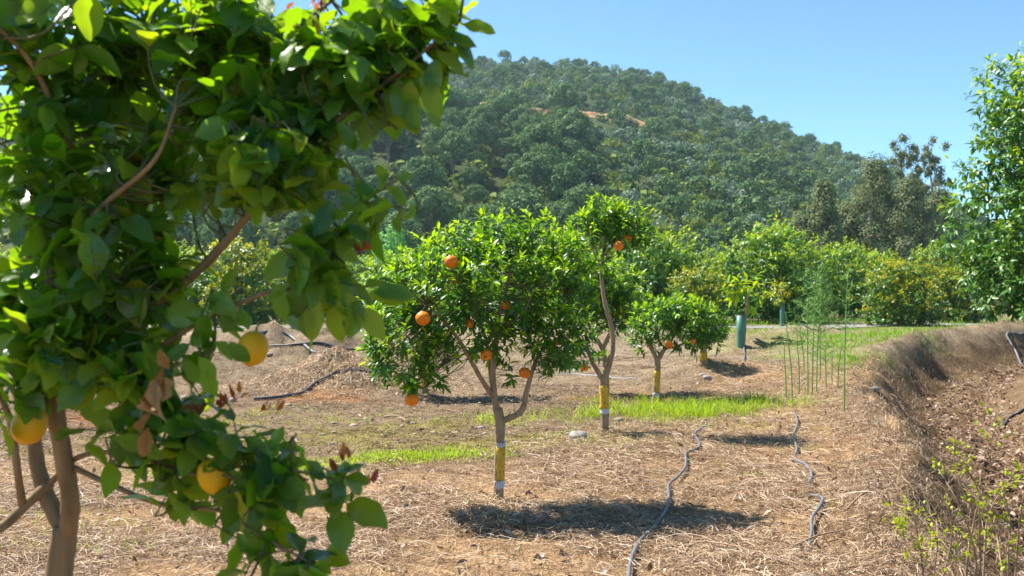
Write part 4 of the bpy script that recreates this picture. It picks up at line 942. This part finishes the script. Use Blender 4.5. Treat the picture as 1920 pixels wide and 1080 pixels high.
g2 = ell([(-.9, 8.1, .55, .22, .9, .1), (-.45, 8.5, .4, .2, .6, .1), (-1.6, 7.6, .5, .25, .8, .3), (-2.2, 7.5, .5, .3, .5, 0), (-.2, 8.3, .5, .25, .25, 0)])
blades('grass', 'grass', pick(rs, 5200, -3.2, .6, 7.0, 9.3, g2), .055, .045, rs, .9)
g3 = ell([(1.0, 8.7, .9, .5, .28, 0), (1.7, 7.3, .3, .25, .25, 0), (2.5, 8.4, .25, .2, .22, 0), (.4, 9.2, .6, .4, .25, 0), (-2.9, 9.5, 1.2, 1.5, .2, 0), (-1.2, 10.5, 1.5, 1.0, .15, 0), (-2.4, 5.6, .8, .6, .2, 0), (1.9, 6.3, .2, .2, .3, 0), (2.2, 9.7, .7, .5, .25, 0)])
blades('grass', 'grass', pick(rs, 2300, -4, 4.2, 5, 13, g3), .075, .03, rs, .9)
g4 = ell([(6.2, 17.5, 1.4, 2.8, .6, -.3), (7.2, 21, 2.0, 2.0, .6, 0), (5.2, 15.2, .7, 1.0, .5, -.3), (11.5, 25, 3, 1.2, .8, .4), (7, 30, 3, 1.5, .7, 0), (12, 33.5, 5, .8, .8, .1)])
blades('weeds', 'weed', pick(rs, 6000, 3.5, 20, 13, 36, lambda x, y: g4(x, y)*(ditch(x, y)[0] < -.1)), .13, .04, rs, .9)
g5 = ell([(-10, 38.7, 12, 1.0, .9, 0), (-6, 30.5, 4, .5, .7, 0), (3, 38.5, 6, 1.0, .9, 0), (16, 42, 8, 2.5, 1, .1), (20, 38, 6, 1.4, .9, .1), (-8, 45, 14, 1.6, .8, 0), (9, 40, 3, 2, .9, 0), (5.6, 30.8, 3, .5, .8, 0)])
blades('weeds', 'weed', pick(rs, 9000, -24, 30, 29, 48, g5), .20, .045, rs, .9)
st = lambda x, y: (1-straw_mask(x, y))*sstep(0, .2, fbm(x, y, 1.0, 3, 54))*(ditch(x, y)[0] < .1)*.8
blades('dry_stubble', 'stubble', pick(rs, 2600, -7, 6.5, 7.6, 20, st), .10, .02, rs, 1.0)
tus = lambda x, y: (lambda d: ((d > -.5) & (d < .7))*(.2+1.2*sstep(-.05, .2, fbm(x, y, .5, 3, 57))))(ditch(x, y)[0])*.8
blades('dry_tussocks', 'straw', pick(rs, 12000, 1.5, 14, 4.2, 26, tus, 1.1), .085, .018, rs, 1.6)
blades('dry_tussocks', 'stubble', pick(rs, 4000, 1.5, 14, 4.2, 26, tus, 1.1), .085, .018, rs, 1.6)
lit = lambda x, y: (lambda d: sstep(.6, .9, d)*(1-sstep(1.5, 2.0, d)))(ditch(x, y)[0])
xy = pick(rs, 5000, 2.5, 14, 5, 24, lit, 1.3); mb = MB(); n = len(xy)
add_leaves(mb, np.column_stack([xy, gz(xy[:, 0], xy[:, 1])+.01+.04*rs.rand(n)]), np.column_stack([rs.normal(size=(n, 2)), .3*rs.normal(size=n)]), np.column_stack([.5*rs.normal(size=(n, 2)), np.ones(n)]),   .04+.045*rs.rand(n), .26, T_MID, .5, rs.normal(size=n)*.8, 0, rs)
tag(mb.build('leaf_litter', M['litter']), kind='stuff')
xy = np.concatenate([pick(rs, 1900, -4.5, 5, 4.2, 14, lambda x, y: (ditch(x, y)[0] < .2)*.7), pick(rs, 350, 1.5, 7, 4.2, 12, lambda x, y: np.ones(len(x)))]); mb = MB(); n = len(xy)
add_leaves(mb, np.column_stack([xy, gz(xy[:, 0], xy[:, 1])+.015+.02*rs.rand(n)]), np.column_stack([rs.normal(size=(n, 2)), .3*rs.normal(size=n)]), np.column_stack([.5*rs.normal(size=(n, 2)), np.ones(n)]), .025+.045*rs.rand(n), .24, T_MID, .5, rs.normal(size=n)*.9, 0, rs)
tag(mb.build('leaf_litter', M['litter']), kind='stuff')

# pebbles and clods
def rock(mb, c, r, rs, flat=.65, mi=0):
    n = 9; rings = 6; a = np.arange(n)*2*math.pi/n; vs = []; ax = rs.rand()*6
    sx = .8+.5*rs.rand(); sy = .7+.4*rs.rand()
    for i in range(rings+1):
        t = math.pi*i/rings; rr = r*max(.02, math.sin(t))*(1+.35*(rs.rand(n)-.5))
        X = np.cos(a)*rr*sx; Yv = np.sin(a)*rr*sy; vs.append(np.stack([c[0]+X*math.cos(ax)-Yv*math.sin(ax), c[1]+X*math.sin(ax)+Yv*math.cos(ax), c[2]-math.cos(t)*r*flat*(1+.15*(rs.rand(n)-.5))], 1))
    i, j = np.meshgrid(np.arange(rings), np.arange(n), indexing='ij'); j2 = (j+1) % n
    q = np.stack([i*n+j, i*n+j2, (i+1)*n+j2, (i+1)*n+j], -1).reshape(-1, 4); mb.add(np.concatenate(vs), q.ravel(), np.full(len(q), 4), mi)
mb = MB(); xy = pick(rs, 1100, -9, 8, 7.5, 30, lambda x, y: (1-straw_mask(x, y))*.6*(ditch(x, y)[0] < .3)); zz = gz(xy[:, 0], xy[:, 1])
for (x, y), z in zip(xy, zz): rock(mb, (x, y, z), .008+.035*rs.rand()**3, rs, .6, int(rs.rand() < .45))
tag(mb.build('pebbles', [M['stone_brown'], M['stone']]), kind='stuff')
for px, py, w, m, lab in [(1083, 823, 36, 'stone', 'flat pale stone on the straw at the foot of the leggy orange tree'), (1325, 712, 18, 'stone', 'whitish stone on the low mound behind the bushy orange tree'), (1318, 706, 15, 'stone', 'smaller grey stone touching the whitish stone on the mound'),
                          (1640, 733, 17, 'stone', 'lone blue-grey stone on the straw beside the ditch edge'), (1341, 918, 13, 'stone', 'small round grey stone between the two hoses'), (384, 748, 22, 'stone_brown', 'largest brown stone of the pile behind the lemon twigs'),
                          (412, 757, 17, 'stone', 'grey stone in the pile at the end of the black hose'), (362, 760, 20, 'stone_brown', 'low brown stone at the near side of the pile'), (436, 752, 15, 'stone', 'grey stone at the tip of the pile beside the black hose'), (345, 748, 16, 'stone_brown', 'brown stone at the far end of the pile, behind lemon leaves'),
                          (505, 668, 14, 'stone', 'pale stone on the bank below the hanging lemon'), (1160, 790, 16, 'stone', 'pale stone lying in the bright green grass')]:
    p = G(px, py); mb = MB(); rr = w/2/F*p[1]; rock(mb, p+np.array([0, 0, rr*.25]), rr, rs, .6); tag(mb.build('stone', M[m], None, p), lab, 'stone', 'loose stones')
for px, py, L, lab in [(985, 933, .05, 'curled red-brown fallen leaf beside the foot of the fullest orange tree'), (1640, 778, .04, 'fallen brown leaf on the straw near the ditch rim'), (1045, 1052, .06, 'ochre fallen leaf at the bottom edge between trunk and hose'), (1000, 1058, .05, 'rusty fallen leaf left of the ochre one at the bottom edge')]:
    p = G(px, py, .02); mb = MB(); add_leaves(mb, p[None, :], np.array([[1, .3, .2]]), np.array([[0, -.6, 1]]), [L*1.6], .3, T_NEAR, .8, .9, 0, rs, .4); tag(mb.build('fallen_leaf', M['litter'], None, p), lab, 'leaf', 'fallen leaves on the straw')

# ------------------------------------------------------------------ hoses
def hose(pix, r, m, label, group=None, lifts=None, seed=1):
    rs = RS(seed); pts = [G(px, py) for px, py in pix]; p, _ = catmull(np.array(pts), np.zeros(len(pts)), 8)
    lf = np.interp(np.linspace(0, 1, len(p)), np.linspace(0, 1, len(pts)), lifts if lifts else [r*.8]*len(pts)) + (.022 if r < .014 else .01)
    p[:, 2] = gz(p[:, 0], p[:, 1])*.4+.6*np.convolve(np.pad(gz(p[:, 0], p[:, 1]), 4, 'edge'), np.ones(9)/9, 'valid')+lf
    mb = MB(); tube(mb, p, np.full(len(p), r), 10, 2); c = p.mean(0); tag(mb.build('irrigation_hose', M[m], None, c), label, 'hose', group)
hose([(1325, 800), (1312, 812), (1303, 822), (1312, 843), (1300, 852), (1287, 858), (1285, 885), (1270, 905), (1254, 918), (1254, 945), (1250, 965), (1237, 985), (1224, 1000), (1200, 1026), (1185, 1058), (1178, 1100), (1170, 1180)], .0098, 'hose',
     'long grey irrigation hose winding over the straw from the bright grass', 'irrigation hoses', [.0, .012, .014, .014, .014, .014, .014, .014, .014, .014, .014, .010, .004, .012, .014, .014, .014])
hose([(1488, 772), (1492, 785), (1495, 800), (1486, 828), (1490, 835), (1494, 850), (1488, 858), (1487, 864), (1490, 870), (1512, 882), (1522, 900), (1517, 913), (1512, 922), (1515, 935), (1522, 939), (1542, 946), (1535, 965), (1522, 985), (1522, 1008), (1518, 1024), (1510, 1050)], .0098, 'hose',
     'grey irrigation hose surfacing in three short stretches nearer the ditch', 'irrigation hoses', [-.02, .012, .014, .014, .014, .012, -.03, -.03, .012, .016, .016, .012, -.03, -.03, .012, .016, .016, .016, .014, .008, -.05])
hose([(476, 752), (520, 750), (560, 742), (592, 722), (625, 704), (660, 696), (690, 702), (730, 706)], .02, 'hose_dark', 'black hose curving over the pale straw heap', 'irrigation hoses', seed=3)
hose([(470, 633), (540, 631), (620, 634), (690, 633), (740, 631)], .022, 'hose', 'straight grey hose along the far bank behind the hanging lemon', 'irrigation hoses')
hose([(500, 652), (560, 650), (600, 645), (650, 662), (710, 660)], .018, 'hose_dark', 'thin black hose lying below the straight grey hose', 'irrigation hoses')
hose([(1040, 704), (1090, 706), (1140, 711), (1195, 713)], .007, 'pipe_pale', 'thin pale pipe lying behind the leggy orange tree', 'irrigation hoses')
hose([(1935, 629), (1905, 628), (1888, 631), (1896, 650), (1908, 672), (1926, 694)], .022, 'hose', 'bent grey pipe hooking over the far bank of the ditch', 'irrigation hoses')
hose([(1876, 806), (1893, 790), (1910, 778), (1935, 762)], .02, 'hose_dark', 'dark hose lying on the slope of the ditch', 'irrigation hoses')
hose([(1395, 651), (1396, 668), (1393, 684)], .016, 'hose', 'short grey hose end below the nearer tree guard', 'irrigation hoses')
hose([(1500, 610), (1540, 613), (1590, 614)], .02, 'hose_dark', 'dark hose along the path behind the asparagus', 'irrigation hoses')
for pix, r, lab in [([(1585, 965), (1610, 945), (1640, 925), (1665, 915)], .007, 'forked dry branch on the straw beside the ditch'), ([(1480, 1035), (1530, 1020), (1590, 1000)], .006, 'thin pale stick at the end of the shorter hose'), ([(720, 785), (745, 788), (765, 795)], .012, 'pale bare stick on the mossy ground beyond the clover'), ([(1030, 862), (1020, 890), (1013, 905)], .008, 'pale dry stalk right of the fullest orange tree')]:
    p = np.array([G(*q, .02) for q in pix]); p[1:-1, 2] += .02; mb = MB(); tube(mb, p, np.linspace(r, r*.5, len(p)), 6, 4, 0, .2, RS(4)); d = p[-1]-p[0]
    tube(mb, [p[1], p[1]+d*.15+np.array([.03, .05, .03]), p[1]+d*.28+np.array([.08, .1, .04])], [r*.6, r*.5, r*.3], 5, 3); tag(mb.build('stick', M['bark'], None, p[0]), lab, 'stick', 'dry sticks')

# ------------------------------------------------------------------ asparagus stalks
AS = [(1474, 752, 640, 0), (1486, 762, 585, 0), (1499, 738, 610, 0), (1515, 745, 560, 1), (1523, 742, 500, 3), (1531, 742, 545, 3), (1549, 730, 640, 1), (1560, 722, 655, 0), (1583, 776, 502, 2), (1571, 728, 640, 0), (1508, 700, 615, 1), (1538, 715, 520, 2)]
ASL = ['short bare asparagus spear at the edge of the clump nearest the grass', 'straight bare asparagus spear, second from the grass', 'thin asparagus spear between the bare spears and the feathery ones', 'asparagus stalk with a few side shoots beside the feathery centre', 'tallest feathery asparagus plant in the middle of the clump',
       'feathery asparagus plant touching the tallest feathery one', 'short asparagus stalk with few fronds right of the feathery centre', 'short bare asparagus spear between the feathery centre and the lone tall spear', 'lone tall asparagus spear with stepped side branches, nearest the ditch', 'short bare asparagus spear just behind the lone tall one', 'faint asparagus stalk at the back of the clump', 'feathery asparagus plant behind, leaning over the clump']
for (px, py, ty, fr), lab in zip(AS, ASL):
    rs = RS(px); b = G(px, py); Y = b[1]; h = (py-ty)/F*Y; root = empty('asparagus_plant', b, lab, 'plant', 'asparagus plants')
    dx = rs.normal()*.02; lean = np.array([dx, 0, 0]); p = [b+np.array([0, 0, -.03]), b+np.array([dx*.5, .01, h*.4]), b+lean*2+np.array([-.01, 0, h*.75]), b+lean*3+np.array([0, .01, h])]
    mb = MB(); tube(mb, p, [.0095, .008, .0055, .0025], 7, 6)
    c, _ = catmull(np.array(p), np.zeros(4), 20)
    for i in range(8, len(c)-1, 4):   # small scale leaves on the stem
        dd = unit(np.array([rs.normal(), rs.normal(), 1.2])); tube(mb, [c[i], c[i]+dd*.02], [.004, .001], 4, 1)
    mb.build('stem', M['asparagus'], root, b)
    if fr:
        mb = MB(); nb = {1: 8, 2: 14, 3: 22}[fr]
        for i in range(nb):
            t = .45+.53*(i+.5)/nb; s = c[int(t*(len(c)-1))]; a = i*2.4+rs.rand(); Lb = (.32 if fr != 2 else .24)*(1.15-t)*1.5*(.6+.6*rs.rand())
            e1 = s+np.array([math.cos(a)*Lb*.6, math.sin(a)*Lb*.6, Lb*.25]); e2 = s+np.array([math.cos(a)*Lb, math.sin(a)*Lb, Lb*.42+.02])
            tube(mb, [s, e1, e2], [.0042, .0032, .0018], 4, 3)
            m = 26 if fr == 3 else 9
            tt = rs.rand(m); q = s+(e1-s)*np.minimum(tt*2, 1)[:, None]*1.0+(e2-e1)*np.maximum(tt*2-1, 0)[:, None]
            for k in range(m):
                dv = unit(rs.normal(size=3)+np.array([math.cos(a), math.sin(a), .6]))*(.04+.06*rs.rand()); tube(mb, [q[k], q[k]+dv], [.0026, .0014], 3, 1, cap=False)
        mb.build('frond', M['asparagus'], root, b)

# ------------------------------------------------------------------ twiggy shrubs in the near corner
def shrub(seed, stems, label, Y0):
    rs = RS(seed); x, y, _ = P(stems[0][0][0], 1080, Y0); b = np.array([x, y, gz(np.array([x]), np.array([y]))[0]]); root = empty('twiggy_shrub', b, label, 'shrub', 'twiggy shrubs at the ditch')
    mb = MB(); lf = MB(); LP = []; LD = []
    for s in stems:
        p = [P(a, c, Y0+rs.normal()*.05) for a, c in s]; q = p[0].copy(); q[0] = b[0]*.6+q[0]*.4; q[2] = gz(q[0:1], q[1:2])[0]-.03; p = [q]+p
        tube(mb, p, np.linspace(.0055, .0018, len(p)), 6, 5, 0, .1, rs); c, _ = catmull(np.array(p), np.zeros(len(p)), 12)
        for i in range(len(c)//4, len(c)):
            if rs.rand() < .27:
                dv = unit(np.array([rs.normal(), rs.normal(), .7]))*(.03+.10*rs.rand()); tube(mb, [c[i], c[i]+dv*.5+np.array([0, 0, .005]), c[i]+dv], [.0022, .0016, .001], 4, 1, cap=False)
                for _ in range(6): LP.append(c[i]+dv*(.35+.75*rs.rand())); LD.append(unit(dv)*.6+rs.normal(size=3)*.7)
        for _ in range(8): LP.append(c[-1]+rs.normal(size=3)*.012); LD.append(rs.normal(size=3)+np.array([0, 0, .6]))
    mb.build('stem', M['bark'], root, b); n = len(LP)
    add_leaves(lf, np.array(LP), np.array(LD), rs.normal(size=(n, 3))+np.array([0, 0, .8]), .012+.012*rs.rand(n), .36, T_MID, .3, .4, 0, rs); lf.build('leaves', M['twig_leaf'], root, b)
shrub(1, [[(1838, 1060), (1836, 960), (1842, 880), (1870, 790)], [(1812, 1070), (1826, 980), (1834, 920), (1790, 850)], [(1846, 1040), (1856, 960), (1905, 880)], [(1830, 1050), (1800, 950), (1760, 880)]], 'tallest twiggy shrub with yellow-green leaflets at the near edge of the ditch', 4.1)
shrub(2, [[(1730, 1070), (1722, 1010), (1708, 950)], [(1752, 1075), (1758, 1010), (1755, 970)], [(1718, 1075), (1698, 1020), (1690, 980)], [(1770, 1075), (1785, 1000), (1775, 940)]], 'small twiggy shrub with sparse leaflets on the straw side of the ditch', 4.2)
shrub(3, [[(1905, 1070), (1912, 980), (1925, 900)], [(1880, 1070), (1868, 1000), (1850, 950)], [(1930, 1060), (1940, 960), (1945, 900)], [(1890, 1060), (1895, 980), (1880, 920)]], 'twiggy shrub cut off by the picture edge beside the ditch', 4.0)

# ------------------------------------------------------------------ air
mb = MB(); x0, x1, y0, y1, z0, z1 = -1000., 1000., -200., 1000., -15., 150.
vv = np.array([(x, y, z) for z in (z0, z1) for y in (y0, y1) for x in (x0, x1)])
fc = [(0, 2, 3, 1), (4, 5, 7, 6), (0, 1, 5, 4), (2, 6, 7, 3), (0, 4, 6, 2), (1, 3, 7, 5)]
mb.add(vv, np.array(fc).ravel(), np.full(6, 4))
hm = bpy.data.materials.new('haze'); hm.use_nodes = True; nt = hm.node_tree; nt.nodes.remove(nt.nodes['Principled BSDF'])
pv = nt.nodes.new('ShaderNodeVolumePrincipled'); pv.inputs['Color'].default_value = (0.62, 0.82, 1.0, 1); pv.inputs['Density'].default_value = 0.00022; pv.inputs['Anisotropy'].default_value = 0.3
nt.links.new(pv.outputs[0], nt.nodes['Material Output'].inputs['Volume'])
hz = mb.build('haze', hm, smooth=False); hz['kind'] = 'stuff'
